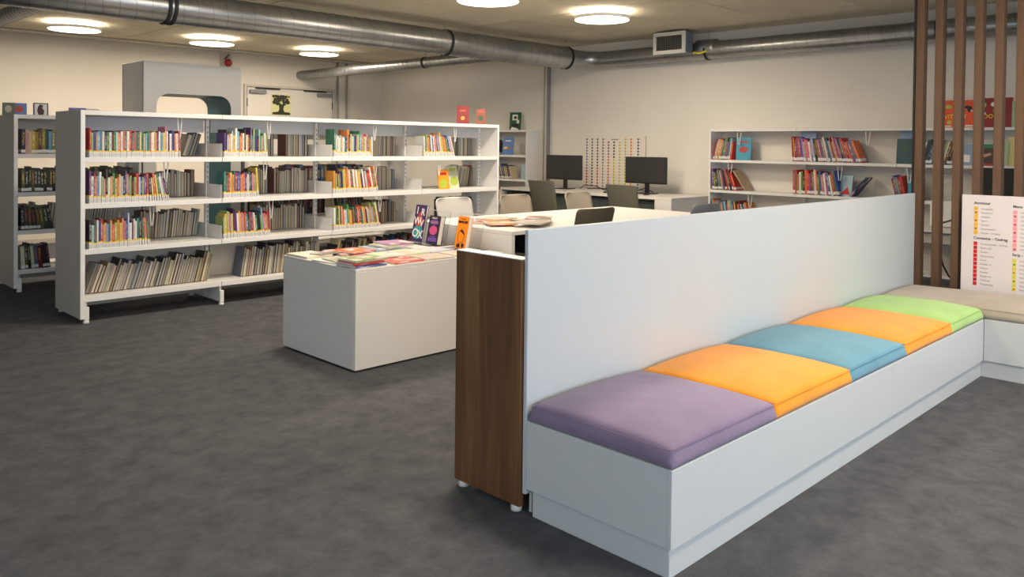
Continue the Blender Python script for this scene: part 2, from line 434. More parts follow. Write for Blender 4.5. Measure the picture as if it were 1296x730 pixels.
# ------------------------------------------------------------------ ventilation ducts
def spiral_duct(name, p0, p1, r, parent, pitch=.13, seg=40):
    """smooth pipe plus the raised lock seam that winds round it"""
    p0, p1 = Vector(p0), Vector(p1); Ld = (p1-p0).length; d = (p1-p0)/Ld
    a = d.orthogonal().normalized(); c = d.cross(a)
    bm = bmesh.new(); tube_bm(bm, [d*(Ld*k/6) for k in range(7)], r, seg, caps=False)
    o = mesh_obj(name, bm, galv, parent, p0 - world_origin(parent), smooth=True)
    bm = bmesh.new(); n = 20; rows = []
    K = int((Ld-.03)/pitch*n)
    for k in range(K+1):
        t = 2*PI*k/n; s = .012+pitch*k/n; e = a*math.cos(t)+c*math.sin(t)
        rows.append([bm.verts.new(d*(s-.0035)+e*(r-.001)), bm.verts.new(d*s+e*(r+.0032)), bm.verts.new(d*(s+.0035)+e*(r-.001))])
    for k in range(K):
        for q in range(2): bm.faces.new((rows[k][q], rows[k][q+1], rows[k+1][q+1], rows[k+1][q]))
    bmesh.ops.recalc_face_normals(bm, faces=bm.faces)
    mesh_obj('spiral_seam', bm, galv_seam, o, smooth=True)
    return o
def ring(name, p, axis, r, w, m, parent, seg=28):
    p = Vector(p); d = Vector(axis)
    bm = bmesh.new(); tube_bm(bm, [-d*w/2, d*w/2], r, seg, caps=False); tube_bm(bm, [-d*w/2, d*w/2], r-.006, seg, caps=False)
    return mesh_obj(name, bm, m, parent, p - world_origin(parent), smooth=True)
MY, MZ, MR = 7.0, 2.53, .142
mainduct = thing('ventilation_duct', 'thick galvanised spiral duct running under the ceiling along the book rows', 'duct', (2.0, MY, MZ))
spiral_duct('duct_pipe', (-2.9, MY, MZ), (7.95, MY, MZ), MR, mainduct)
for x in (2.77, 2.82, 5.9, 7.95):
    ring('clamp', (x, MY, MZ), (1, 0, 0), MR+.011, .028, rubber, mainduct)
for x in (2.795, 5.9, 7.95):
    tube('hanger_rod', [(x, MY, MZ+MR+.008), (x, MY, CEIL)], .005, chrome, mainduct, 6)
# reducer and bend into the wall duct
WX, WZ, WR = 8.42, 2.53, .105
pts = [Vector((7.95, MY, MZ)), Vector((8.03, MY, MZ))]; rr = [MR-.003, MR-.01]
for k in range(9):
    a = PI/2*k/8
    pts.append(Vector((8.16+.26*math.sin(a), MY-.26*(1-math.cos(a)), MZ))); rr.append(MR-.02-(MR-.02-WR)*(k/8))
tube('bend', pts, rr, galv, mainduct, 28, caps=False)
wd = thing('ventilation_duct', 'galvanised spiral duct running along the top of the right wall behind the wooden slats', 'duct', (WX, 4, WZ))
spiral_duct('duct_pipe', (WX, FRONT_Y+.05, WZ), (WX, MY-.26, WZ), WR, wd)
for y in (2.62, 5.15, -.5):
    ring('clamp', (WX, y, WZ), (0, 1, 0), WR+.009, .025, rubber, wd)
    tube('hanger_rod', [(WX, y, WZ+WR), (WX, y, CEIL)], .005, chrome, wd, 6)
bd = thing('ventilation_duct', 'thin galvanised branch duct from the far wall to the thick duct', 'duct', (6.95, 9, 2.47))
spiral_duct('duct_pipe', (6.98, MY+MR, 2.50), (6.98, BACK_Y, 2.50), .072, bd, pitch=.1, seg=20)
ring('clamp', (6.98, 8.69, 2.50), (0, 1, 0), .082, .025, rubber, bd, 20)
tube('hanger_rod', [(6.98, 8.69, 2.575), (6.98, 8.69, CEIL)], .005, chrome, bd, 6)
bd = thing('ventilation_duct', 'short galvanised branch duct at the upper left corner of the photo', 'duct', (2.0, 9, 2.55))
spiral_duct('duct_pipe', (2.03, MY+MR, 2.56), (2.03, BACK_Y, 2.56), .072, bd, pitch=.1, seg=20)
tg = tube('cable_tray', [(-3.1, 11.55, CEIL-.02), (8.3, 11.55, CEIL-.02)], .018, greyend, seg=8)
tag(tg, label='thin pale conduit along the ceiling near the far wall', cat='conduit')
# grille box
g = thing('air_grille', 'square white framed air outlet grille on a grey metal box', 'grille', (8.2, 5.5, 2.5))
GX, GY0, GY1, GZ0, GZ1 = 8.10, 5.27, 5.72, 2.487, 2.747
box('outlet_box', (GX+.02, GX+.19, GY0+.02, GY1-.02, GZ0+.01, GZ1-.005), bluegrey, g)
fw_ = .045
for q in ((GY0, GY1, GZ1-fw_, GZ1), (GY0, GY1, GZ0, GZ0+fw_), (GY0, GY0+fw_, GZ0+fw_, GZ1-fw_), (GY1-fw_, GY1, GZ0+fw_, GZ1-fw_)):
    box('frame', (GX-.012, GX+.02, *q), white, g, bevel=.006)
box('back_plate', (GX+.012, GX+.018, GY0+fw_, GY1-fw_, GZ0+fw_, GZ1-fw_), dark, g, bevel=0)
n = 15
for i in range(n):
    y = GY0+fw_+.012+(GY1-GY0-2*fw_-.024)*i/(n-1)
    box('slat', (GX-.006, GX+.010, y-.0025, y+.0025, GZ0+fw_, GZ1-fw_), chrome, g, bevel=0)
bm = bmesh.new(); tube_bm(bm, [(0, 0, 0), (0, -.10, 0), (0, -.22, .0), (0, -.25, 0)], [.112, .112, WR+.006, WR+.006], 24)
mesh_obj('collar', bm, galv, g, Vector((WX, 5.29, 2.55)) - Vector(g.location), smooth=True)
tube('damper_handle', [(8.22, 5.24, 2.495), (8.22, 5.15, 2.48), (8.22, 5.06, 2.50)], .012, yellowtag, g, 8)

# ------------------------------------------------------------------ books
def book_mesh(name, cover, w=.40):
    bm = bmesh.new()
    bm_box(bm, -.5, -w, -.5, .5, 0, 1, mi=0); bm_box(bm, w, .5, -.5, .5, 0, 1, mi=0)
    bm_box(bm, -w, w, -.5, -.46, 0, 1, mi=0)
    bm_box(bm, -w, w, -.46, .46, .012, .985, mi=1)
    me = bpy.data.meshes.new(name); bm.to_mesh(me); bm.free()
    me.materials.append(cover); me.materials.append(paper if w > .38 else edge_paper)
    return me
BM = {k: book_mesh('book_'+k, m) for k, m in dict(strip=cov_strip, tag=cov_tag, plain=cov_plain, flat=cov_flat, mag=cov_mag).items()}
BM['back'] = book_mesh('book_back', cov_flat, .36)
PAL = {
 'kids': [('red', (172, 50, 48)), ('coral red', (196, 92, 76)), ('orange', (208, 132, 70)), ('yellow', (208, 178, 90)), ('deep blue', (50, 74, 132)), ('sky blue', (110, 158, 188)),
          ('teal', (52, 116, 122)), ('green', (70, 122, 84)), ('lime', (150, 166, 96)), ('purple', (96, 66, 114)), ('pink', (188, 116, 134)), ('cream', (214, 204, 182)), ('white', (218, 216, 210)), ('navy', (34, 40, 70)), ('pale blue', (164, 188, 200)), ('salmon', (206, 138, 110)), ('white', (222, 220, 214)), ('black', (34, 32, 36))],
 'dark': [('black', (26, 26, 28)), ('dark brown', (58, 40, 32)), ('navy', (30, 36, 60)), ('dark red', (104, 28, 32)), ('grey', (104, 104, 102)), ('cream', (196, 184, 156)), ('olive', (84, 84, 50)), ('black', (20, 20, 22)), ('blue', (48, 84, 130))],
 'pages': [('pale grey', (170, 168, 160)), ('cream', (196, 186, 160)), ('dark grey', (66, 64, 62)), ('grey', (120, 118, 112)), ('dark red', (110, 40, 40)), ('tan', (160, 132, 92)), ('slate blue', (86, 100, 122)), ('black', (34, 32, 32)), ('white', (206, 204, 198))],
 'wall': [('dark red', (140, 36, 44)), ('red', (198, 54, 46)), ('grey', (130, 126, 124)), ('black', (38, 34, 36)), ('blue', (66, 98, 150)), ('purple', (110, 74, 120)), ('orange', (214, 112, 60)), ('ochre', (190, 150, 66)), ('teal', (54, 116, 122)), ('white', (214, 210, 204)), ('pink', (190, 106, 118)), ('olive', (110, 120, 60)), ('pale blue', (150, 170, 190))],
 'greens': [('dark green', (40, 70, 56)), ('black', (30, 32, 34)), ('grey', (120, 128, 128)), ('teal', (50, 110, 112)), ('cream', (206, 196, 168)), ('navy', (38, 50, 84)), ('sage', (130, 156, 120)), ('brown', (120, 86, 56))],
 'novel': [('dark teal', (30, 70, 70)), ('mauve', (90, 76, 96)), ('navy', (40, 40, 66)), ('cream', (190, 176, 146)), ('olive green', (110, 120, 40)), ('ochre', (190, 150, 60)), ('pale pink', (200, 160, 140)), ('light blue', (70, 140, 190)), ('maroon', (90, 30, 50)), ('black', (18, 18, 20)), ('khaki', (120, 110, 50))],
 'blackish': [('black', (18, 18, 20)), ('black', (24, 22, 22)), ('charcoal', (44, 42, 40)), ('dark green', (30, 50, 36)), ('olive', (70, 74, 30))],
}
def ordn(n):
    return {1: 'first', 2: 'second', 3: 'third'}.get(n, '%d%s' % (n, 'th' if 10 <= n % 100 <= 20 else {1: 'st', 2: 'nd', 3: 'rd'}.get(n % 10, 'th')))
NBOOK = {}
def place_book(name, kind, loc, size, lean, rz, col, label, group):
    o = bpy.data.objects.new(name, BM[kind]); COL.objects.link(o)
    o.location = loc; o.scale = size; o.rotation_euler = (0, lean, rz)
    o.color = (*srgb(*col), 1)
    tag(o, label, 'book', group)
    NBOOK[name] = NBOOK.get(name, 0)+1
    return o
def row(name, kind, a0, a1, front, z, where, group, pal='kids', th=(.010, .0195), h=(.178, .228), dep=(.13, .16), lean=lambda u: 0, axis='x', flip=False, align_front=True, start=1, hfun=None):
    """stand books side by side from a0 to a1 (metres), in the picture left to right"""
    rnd = random.Random(hash((round(a0, 3), round(z, 3), round(front, 3))) & 0xffff)
    s = 1 if axis == 'x' else -1
    Lr = abs(a1-a0); p = 0; prev = None; i = 0; last = None
    while True:
        t = rnd.uniform(*th); hh = rnd.uniform(*h); dd = rnd.uniform(*dep)
        if name == 'paperback' and rnd.random() < .12: hh += .035
        u = min(1, p/Lr); a = math.radians(lean(u))
        if prev is not None: p += max(0, hh*(math.sin(prev)-math.sin(a)))
        adv = t/math.cos(a)
        if p+adv > Lr: break
        c = p + adv/2
        c -= 0
        i += 1
        cn, cc = rnd.choice(PAL[pal])
        if cn == last: cn, cc = rnd.choice(PAL[pal])
        last = cn
        cc = tuple(max(0, min(255, v+rnd.randint(-10, 10))) for v in cc)
        # lean about the lower corner that touches the shelf
        off = t/2*abs(math.sin(a))
        if axis == 'x': loc = (a0+c, front+dd/2+rnd.uniform(0, .006), z+off+.0005); rz = 0
        else: loc = (front+dd/2+rnd.uniform(0, .006), a0-c, z+off+.0005); rz = -PI/2
        la = a
        if flip:
            rz += PI; la = -a
        place_book(name, kind, loc, (t, dd, hh), la, rz, cc, '%s %s, %s from left %s' % (cn, {'paperback': 'paperback', 'hardback_book': 'hardback', 'picture_book': 'picture book', 'novel': 'novel'}[name], ordn(i+start-1), where), group)
        p += adv + .0007; prev = a
    return i

# ------------------------------------------------------------------ steel bookcases
def shelf_board(t, x0, x1, y0, y1, zt, lip_y, th=.018, lip=.038):
    """board with a folded front lip; zt is the top face"""
    c = Vector(((x0+x1)/2, (y0+y1)/2, zt-lip))
    bm = bmesh.new()
    bm_box(bm, x0-c.x, x1-c.x, y0-c.y, y1-c.y, lip-th, lip, .0015)
    if lip_y < c.y: bm_box(bm, x0-c.x, x1-c.x, y0-c.y-.003, y0-c.y+.012, 0, lip+.001, .0015)
    else: bm_box(bm, x0-c.x, x1-c.x, y1-c.y-.012, y1-c.y+.003, 0, lip+.001, .0015)
    return mesh_obj('shelf', bm, white2, t, c-world_origin(t))
LV = [1.252, .903, .557]
def bookcase(label, x0, bays, pitch, yf, depth, ztop, levels, ends=(True, True), base=True, backpanels=(), group=None, brackets=True):
    yc = yf+depth/2; yb = yf+depth
    t = thing('double_sided_bookcase', label, 'bookcase', (x0, yc, 0), 0, group)
    x1 = x0+bays*pitch
    if ends[0]: box('end_panel', (x0-.03, x0, yf-.004, yb+.004, .035, ztop), greyend, t); box('front_edge', (x0-.03, x0+.002, yf-.012, yf-.004, .035, ztop), edgew, t)
    if ends[1]: box('end_panel', (x1, x1+.025, yf-.004, yb+.004, .035, ztop), white2, t)
    for i in range(bays):
        a, b = x0+i*pitch, x0+(i+1)*pitch
        box('top_panel', (a+.001, b-.001, yf, yb, ztop-.036, ztop), white2, t)
        box('header_panel', (a+.03, b-.03, yc-.008, yc+.008, ztop-.15, ztop-.036), header, t)
        for z in levels:
            shelf_board(t, a+.002, b-.002, yf, yc-.022, z, yf)
            shelf_board(t, a+.002, b-.002, yc+.022, yb, z, yb)
            if brackets:
                for (ya, yb_) in ((yf+.012, yc-.02), (yc+.02, yb-.012)):
                    box('shelf_bracket', (a+.0035, a+.0055, ya, yb_, z, z+.115), white2, t, bevel=0)
                    box('shelf_bracket', (b-.0055, b-.0035, ya, yb_, z, z+.115), white2, t, bevel=0)
        if base:
            shelf_board(t, a+.002, b-.002, yf, yc-.022, .200, yf, lip=.04)
            shelf_board(t, a+.002, b-.002, yc+.022, yb, .200, yb, lip=.04)
            box('kick_panel', (a+.02, b-.02, yc-.01, yc+.01, .08, .182), greyend, t)
        if i in backpanels:
            box('back_panel', (a+.03, b-.03, yc-.006, yc+.006, .21, .52), greyend, t)
    for i in range(bays+1):
        x = x0+i*pitch
        if i == 0: xa, xb = x+.001, x+.031
        elif i == bays: xa, xb = x-.031, x-.001
        else: xa, xb = x-.014, x+.014
        post = box('upright_post', (xa, xb, yc-.02, yc+.02, .04, ztop-.036), white2, t)
        if 0 < i:
            bm = bmesh.new()
            for q in range(30):
                z = .25+q*.043
                bm_box(bm, -.003, .003, -.001, .001, z, z+.018)
            so = mesh_obj('slot', bm, dark, post); so.location = Vector(((xa+xb)/2, yc-.0205, 0))-world_origin(post)
            tag(so, kind='stuff')
        box('foot_bar', ((xa+xb)/2-.010, (xa+xb)/2+.010, yf+.02, yb-.02, .028, .158), white2, t)
        for y in (yf-.012, yb-.018):
            box('foot_cap', ((xa+xb)/2-.017, (xa+xb)/2+.017, y, y+.03, .022, .125), white2, t)
            bm = bmesh.new(); tube_bm(bm, [(0, 0, 0), (0, 0, .014), (0, 0, .024)], [.022, .022, .01], 14)
            mesh_obj('glider', bm, white, t, Vector(((xa+xb)/2, y+.017, 0))-world_origin(t), smooth=True)
    return t
BX0, BP, BYF, BD = 2.008, 1.0755, 6.556, .6
YC = BYF+BD/2
lb = bookcase('long white double sided bookcase full of children\'s books behind the display table', BX0, 4, BP, BYF, BD, 1.609, LV, backpanels=(0, 1))
# hanging wire book stops
def book_stop(parent, x, y, ztop, L=.16, axis='x'):
    bm = bmesh.new()
    if axis == 'x': P = [(-.014, 0, 0), (-.004, 0, -L), (.008, 0, -L), (.022, .0, 0)]
    else: P = [(0, .024, 0), (0, .008, -L), (0, -.008, -L), (0, -.028, 0)]
    tube_bm(bm, P, .0045, 6)
    return mesh_obj('hanging_book_stop', bm, white, parent, Vector((x, y, ztop))-world_origin(parent))
for x, z in ((2.74, 1.573), (3.535, 1.573), (4.67, 1.573), (5.72, 1.573), (2.63, 1.214), (3.50, 1.214), (4.68, 1.214), (5.50, 1.214), (2.52, .865), (3.56, .865), (4.74, .865)):
    book_stop(lb, x, BYF+.05, z)
G1 = 'children\'s paperbacks on the long bookcase'; G2 = 'books on the far side of the long bookcase'
rw = {1: 'top', 2: 'second', 3: 'third', 4: 'bottom'}
def W(r, b, side=''): return '%s in the %s row, %s bay of long bookcase%s' % ('', rw[r], {1: 'first', 2: 'second', 3: 'third', 4: 'fourth'}[b], side)
def lab(r, b, side=''): return W(r, b, side).strip().replace('  ', ' ')
Z1, Z2, Z3, Z4 = LV[0]+.001, LV[1]+.001, LV[2]+.001, .2015
YF = BYF+.006
def front(r, b, a0, a1, lean=lambda u: 0, **k):
    z = (Z1, Z2, Z3)[r-1]
    return row('paperback', 'strip', a0, a1, YF, z, lab(r, b), G1, lean=lean, **k)
def tail(start, deg): return lambda u: 0 if u < start else -deg*(u-start)/(1-start)
front(1, 1, 2.045, 2.735, tail(.85, 3), h=(.185, .215)); front(1, 2, 3.105, 3.52, tail(.8, 5)); front(1, 3, 4.185, 4.64, tail(.85, 4)); front(1, 4, 5.265, 5.70, lambda u: -3-16*u)
front(2, 1, 2.045, 2.66, tail(.65, 16)); front(2, 2, 3.105, 3.44, tail(.6, 5)); front(2, 3, 4.185, 4.70, lambda u: -1-13*u)
front(3, 1, 2.045, 2.505, tail(.75, 7)); front(3, 2, 3.105, 3.56, lambda u: -1-7*u); front(3, 3, 4.19, 4.735, lambda u: -1-12*u)
YB = YC+.10
B = ' far side'
def back(r, b, a0, a1, lean=lambda u: 0, pal='pages', flip=True, y=YB, **k):
    z = (Z1, Z2, Z3)[r-1]
    return row('hardback_book', 'back', a0, a1, y, z, '%s, %s bay, long bookcase%s' % (rw[r]+' row', ordn(b), B), G2, pal=pal, flip=flip, lean=lean, th=k.pop('th', (.018, .034)), h=k.pop('h', (.2, .24)), **k)
back(1, 1, 2.84, 3.04, lambda u: 18, h=(.19, .21)); nb_ = back(1, 2, 3.60, 3.80, pal='dark', th=(.02, .03)); back(1, 2, 3.90, 4.14, start=nb_+1); back(1, 3, 4.72, 5.20); back(1, 4, 5.90, 6.27)
back(2, 1, 2.74, 3.05); nb_ = back(2, 2, 3.52, 3.74, pal='dark'); back(2, 2, 3.78, 4.14, lambda u: 0, start=nb_+1); back(2, 3, 4.88, 5.19, pal='pages'); 
back(3, 1, 2.55, 3.05, lambda u: 3+5*u); back(3, 2, 3.62, 4.13); back(3, 3, 4.86, 5.21)
row('hardback_book', 'back', 5.93, 6.30, YB, Z2, 'second row, 4th bay, long bookcase far side', G2, pal='pages', flip=True, lean=lambda u: 16-8*u, th=(.015, .028), h=(.2, .25))
row('hardback_book', 'plain', 5.85, 6.30, YB, Z3, 'third row, 4th bay, long bookcase far side', G2, pal='dark', flip=True, lean=lambda u: 0)
# bottom shelf: large pale books set back, leaning to the right
def r4h(u, h): return h
G3 = 'large pale books on the bottom shelf of the long bookcase'
row('hardback_book', 'back', 2.05, 3.02, BYF+.095, Z4, 'on the bottom shelf, first bay, long bookcase', G3, pal='pages', flip=True, lean=lambda u: 19-6*u, th=(.016, .03), h=(.20, .265), dep=(.15, .17))
row('hardback_book', 'back', 3.30, 4.10, BYF+.095, Z4, 'on the bottom shelf, second bay, long bookcase', G3, pal='pages', flip=True, lean=lambda u: 9-6*u, th=(.016, .032), h=(.22, .28), dep=(.15, .17))
row('hardback_book', 'plain', 4.22, 5.15, BYF+.09, Z4, 'on the bottom shelf, third bay, long bookcase', G3, pal='dark', flip=False, lean=lambda u: 12-6*u, th=(.018, .034), h=(.2, .26))
# face-out books in the fourth bay
def face_book(name, loc, w, h, th, rz, tilt, cover, label, group=None, cat='book', face=None, parts=()):
    """cover faces local -Y; leans back by tilt"""
    t = thing(name, label, cat, loc, rz, group); t.rotation_euler = (tilt, 0, rz)
    bm = bmesh.new(); bm_box(bm, -w/2, w/2, 0, .003, 0, h); bm_box(bm, -w/2, w/2, th-.003, th, 0, h); bm_box(bm, -w/2, -w/2+.003, .003, th-.003, 0, h)
    mesh_obj('cover', bm, cover, t)
    bm = bmesh.new(); bm_box(bm, -w/2+.003, w/2-.003, .003, th-.003, .003, h-.003)
    mesh_obj('pages', bm, paper, t)
    for (nm, shape, m) in parts:
        bm = bmesh.new()
        for q in shape:
            if q[0] == 'r': x0, x1, z0, z1 = q[1:]; bm_box(bm, x0, x1, -.001, .0002, z0, z1)
            elif q[0] == 'c':
                cx, cz, r = q[1:4]; ry = q[4] if len(q) > 4 else r
                vs = [bm.verts.new((cx+r*math.cos(2*PI*k/20), -.0012, cz+ry*math.sin(2*PI*k/20))) for k in range(20)]
                vb = [bm.verts.new((v.co.x, .0002, v.co.z)) for v in vs]
                bm.faces.new(vs)
                for k in range(20): bm.faces.new((vs[k], vb[k], vb[(k+1) % 20], vs[(k+1) % 20]))
            elif q[0] == 'p':
                vs = [bm.verts.new((x, -.0014, z)) for x, z in q[1]]; vb = [bm.verts.new((x, .0002, z)) for x, z in q[1]]
                bm.faces.new(vs); n_ = len(vs)
                for k in range(n_): bm.faces.new((vs[k], vb[k], vb[(k+1) % n_], vs[(k+1) % n_]))
        bmesh.ops.recalc_face_normals(bm, faces=bm.faces)
        mesh_obj(nm, bm, m, t)
    return t
def cm(name, rgb, rough=.4):
    return MATS.get(name) or mat(name, srgb(*rgb), rough)
def text(name, body, size, loc, m, parent, rot=(PI/2, 0, 0), bold=.0, align='LEFT', spacing=1):
    c = bpy.data.curves.new(name, 'FONT'); c.body = body; c.size = size; c.align_x = align; c.extrude = .0004; c.offset = bold; c.space_character = spacing
    c.resolution_u = 2
    c.materials.append(m)
    tmp = bpy.data.objects.new(name, c)
    me = bpy.data.meshes.new_from_object(tmp); bpy.data.objects.remove(tmp)
    me.name = name
    o = bpy.data.objects.new(name, me); link(o, parent); o.location = loc; o.rotation_euler = rot
    return o
redc = cm('red_cover', (176, 36, 30)); whitec = cm('white_print', (232, 230, 224)); blackc = cm('black_print', (24, 22, 26)); yelc = cm('yellow_print', (240, 200, 40))
orc = cm('orange_cover', (244, 140, 20)); purc = cm('purple_cover', (66, 48, 92)); tealc = cm('teal_print', (50, 150, 160)); pinkc = cm('pink_print', (200, 80, 130)); salm = cm('salmon_print', (186, 76, 62))
greenc = cm('green_cover', (30, 84, 48)); brownc = cm('rust_cover', (146, 70, 40)); bluec = cm('blue_cover', (44, 104, 170)); tealcov = cm('teal_cover', (40, 140, 166)); greyp = cm('grey_print', (120, 116, 116))
dredc = cm('deep_red_cover', (140, 20, 22)); goldc = cm('gold_print', (216, 160, 60)); limec = cm('lime_print', (170, 190, 70)); tanc = cm('tan_cover', (170, 146, 116)); navyc = cm('navy_cover', (36, 50, 92))
face_book('face_out_book', (5.81, BYF+.30-.02, Z1), .13, .21, .012, -.1, -.12, redc, 'bright red book facing out on the top row, fourth bay of the long bookcase', parts=[('print', [('r', -.04, .04, .14, .17), ('c', 0, .08, .03)], whitec)])
face_book('face_out_book', (5.60, BYF+.07, Z2), .16, .21, .012, .1, -.16, cm('amber_cover', (236, 158, 40)), 'orange and yellow picture cover facing out, second row of the long bookcase', parts=[('print', [('c', -.01, .06, .055, .045)], limec), ('title', [('r', -.05, .05, .15, .18)], redc)])
face_book('face_out_book', (5.79, BYF+.13, Z2), .17, .25, .012, .15, -.2, cm('pale_cover', (206, 206, 180)), 'pale green and white picture cover facing out, second row of the long bookcase', parts=[('print', [('c', .01, .08, .06, .05), ('r', -.05, .06, .19, .22)], limec)])
# face covers peeping over the side brackets at the start of each bay
# books standing on top of the long bookcase
face_book('upright_book', (5.90, BYF+.13, 1.61), .135, .205, .018, -PI/4, -.14, dredc, 'red hardback standing on top of the long bookcase, left of the rust coloured one', 'upright books on bookcase tops', parts=[('title', [('r', -.035, .035, .135, .16)], salm), ('emblem', [('c', 0, .065, .022)], goldc)])
face_book('upright_book', (6.17, BYF+.13, 1.61), .105, .18, .018, -PI/4, -.14, brownc, 'smaller rust coloured book standing on top of the long bookcase at its right end', 'upright books on bookcase tops', parts=[('title', [('r', -.032, .032, .135, .16)], salm), ('emblem', [('c', 0, .07, .03)], greenc)])

# second row of bookcases behind
S0, SYF = 1.985, 8.309
lc = bookcase('white double sided bookcase of dark novels at the left edge of the photo', S0, 1, 1.06, SYF, .6, 1.609, LV, brackets=False)
G4 = 'novels on the left bookcase behind'
for r, z, a1, pal, ln in ((1, Z1, 3.0, 'novel', lambda u: 0), (2, Z2, 3.0, 'blackish', lambda u: 0), (3, Z3, 2.30, 'blackish', lambda u: -2-10*u), (4, Z4, 2.27, 'dark', lambda u: -3-5*u)):
    row('novel', 'tag', 2.02, a1, SYF+.01, z, 'on the %s row of the left bookcase' % rw[r], G4, pal=pal, lean=ln, th=(.02, .034), h=(.2, .235))
for x, z in ((2.36, .865), (2.34, .5), (2.42, 1.214)): book_stop(lc, x, SYF+.05, z, .2)
row('hardback_book', 'plain', 2.03, 3.0, SYF+.38, Z3, 'far side, third row of the left bookcase', 'far side books of the left bookcase', pal='pages', flip=True, lean=lambda u: 8, th=(.02, .034))
lc2 = bookcase('white double sided bookcase glimpsed behind the long bookcase, right of the teal passage', 4.19, 2, 1.06, SYF, .6, 1.57, LV, brackets=False)
G5 = 'books on the bookcase glimpsed behind the long one'
for r, z in ((2, Z2), (3, Z3)):
    row('hardback_book', 'plain', 4.23, 5.22, SYF+.01, z, 'on the half hidden bookcase, %s row, left bay' % rw[r], G5, pal='dark', th=(.03, .05))
    row('hardback_book', 'plain', 5.29, 5.75, SYF+.01, z, 'on the half hidden bookcase, %s row, right bay' % rw[r], G5, pal='dark', th=(.024, .044), lean=lambda u: -8)

# portal box
PX0, PX1, PY0, PY1, PZ = 3.087, 4.119, SYF, SYF+.58, 2.185
po = thing('reading_passage', 'tall white box with a rounded walk-through opening lined in teal', 'passage', ((PX0+PX1)/2, (PY0+PY1)/2, 0))
ox0, ox1, ozt = 3.215, 4.005, 1.868
def arch(): # opening outline (x,z) from lower left going up and over
    r = .13; P = [(ox0, 0)]
    for k in range(9):
        a = PI - PI/2*k/8; P.append((ox0+r+r*math.cos(a), ozt-r+r*math.sin(a)))
    for k in range(9):
        a = PI/2 - PI/2*k/8; P.append((ox1-r+r*math.cos(a), ozt-r+r*math.sin(a)))
    P.append((ox1, 0)); return P
A = arch()
cx, cy = po.location.x, po.location.y
bm = bmesh.new()
for yy in (PY0, PY0+.02, PY1-.02, PY1):
    pass
def arch_panel(y0, y1):
    outer = []
    for (x, z) in A:
        outer.append((x, z))
    # strip faces between the opening outline and the outer rectangle
    def outp(i):
        x, z = A[i]; n_ = len(A)
        if i == 0: return (PX0, 0)
        if i == n_-1: return (PX1, 0)
        mid = (n_-1)/2
        k = i
        if i <= 5: return (PX0, z if i < 5 else PZ)
        if i >= n_-6: return (PX1, z if i > n_-6 else PZ)
        return (x, PZ)
    O = [outp(i) for i in range(len(A))]
    for (y, flipn) in ((y0, False), (y1, True)):
        va = [bm.verts.new((x-cx, y-cy, z)) for x, z in A]; vo = [bm.verts.new((x-cx, y-cy, z)) for x, z in O]
        for i in range(len(A)-1):
            q = [va[i], va[i+1], vo[i+1], vo[i]]
            bm.faces.new(q if flipn else q[::-1])
arch_panel(PY0, PY0+.02)
bmesh.ops.remove_doubles(bm, verts=bm.verts, dist=.0001)
bmesh.ops.recalc_face_normals(bm, faces=bm.faces)
mesh_obj('front_face', bm, white, po)
bm = bmesh.new(); arch_panel(PY1-.02, PY1); bmesh.ops.remove_doubles(bm, verts=bm.verts, dist=.0001); bmesh.ops.recalc_face_normals(bm, faces=bm.faces)
mesh_obj('back_face', bm, white, po)
box('side_panel', (PX0, PX0+.018, PY0+.02, PY1-.02, 0, PZ-.018), white, po); box('side_panel', (PX1-.018, PX1, PY0+.02, PY1-.02, 0, PZ-.018), white, po)
box('top_panel', (PX0, PX1, PY0+.02, PY1-.02, PZ-.018, PZ), white, po)
bm = bmesh.new()
va = [bm.verts.new((x-cx, PY0+.003-cy, z)) for x, z in A]; vb = [bm.verts.new((x-cx, PY1-.003-cy, z)) for x, z in A]
for i in range(len(A)-1): bm.faces.new((va[i], va[i+1], vb[i+1], vb[i]))
mesh_obj('teal_lining', bm, teal, po)

# small items on top of the left bookcase
def card(x, y, w, h, c1, c2, label, rz=-PI/8):
    return face_book('upright_card' , (x, y, 1.61), w, h, .01, rz, -.1, c1, label, 'small cards and books on top of the left bookcase', 'card', parts=[('picture', [('c', 0, h*.5, w*.28, h*.3)], c2)])
card(1.985, 8.62, .10, .115, cm('green_grey_card', (110, 120, 96)), cm('pale_print', (200, 180, 160)), 'grey green picture card at the far left on the left bookcase')
card(2.075, 8.62, .12, .115, cm('blue_card', (90, 130, 190)), cm('salmon_print', (186, 76, 62)), 'small book with a blue and red cover on the left bookcase', -.2)
face_book('framed_picture', (2.265, 8.66, 1.61), .125, .125, .012, -.2, -.1, cm('black_frame', (50, 40, 40)), 'small framed picture of a dark figure on the left bookcase', cat='picture frame', parts=[('mat', [('r', -.052, .052, .01, .116)], whitec), ('figure', [('p', [(-.02, .012), (.022, .012), (.03, .05), (.012, .075), (.02, .1), (-.005, .112), (-.022, .09), (-.03, .05)])], cm('dark_brown_print', (70, 36, 34)))])
card(2.575, 8.62, .15, .09, cm('violet_card', (110, 100, 180)), cm('lime_print', (170, 190, 70)), 'violet and green picture book behind the first bay end panel', -.2)
card(2.71, 8.62, .13, .085, cm('cream_card', (222, 206, 190)), cm('pink_print', (200, 80, 130)), 'cream and pink card right of the violet picture book', -.2)

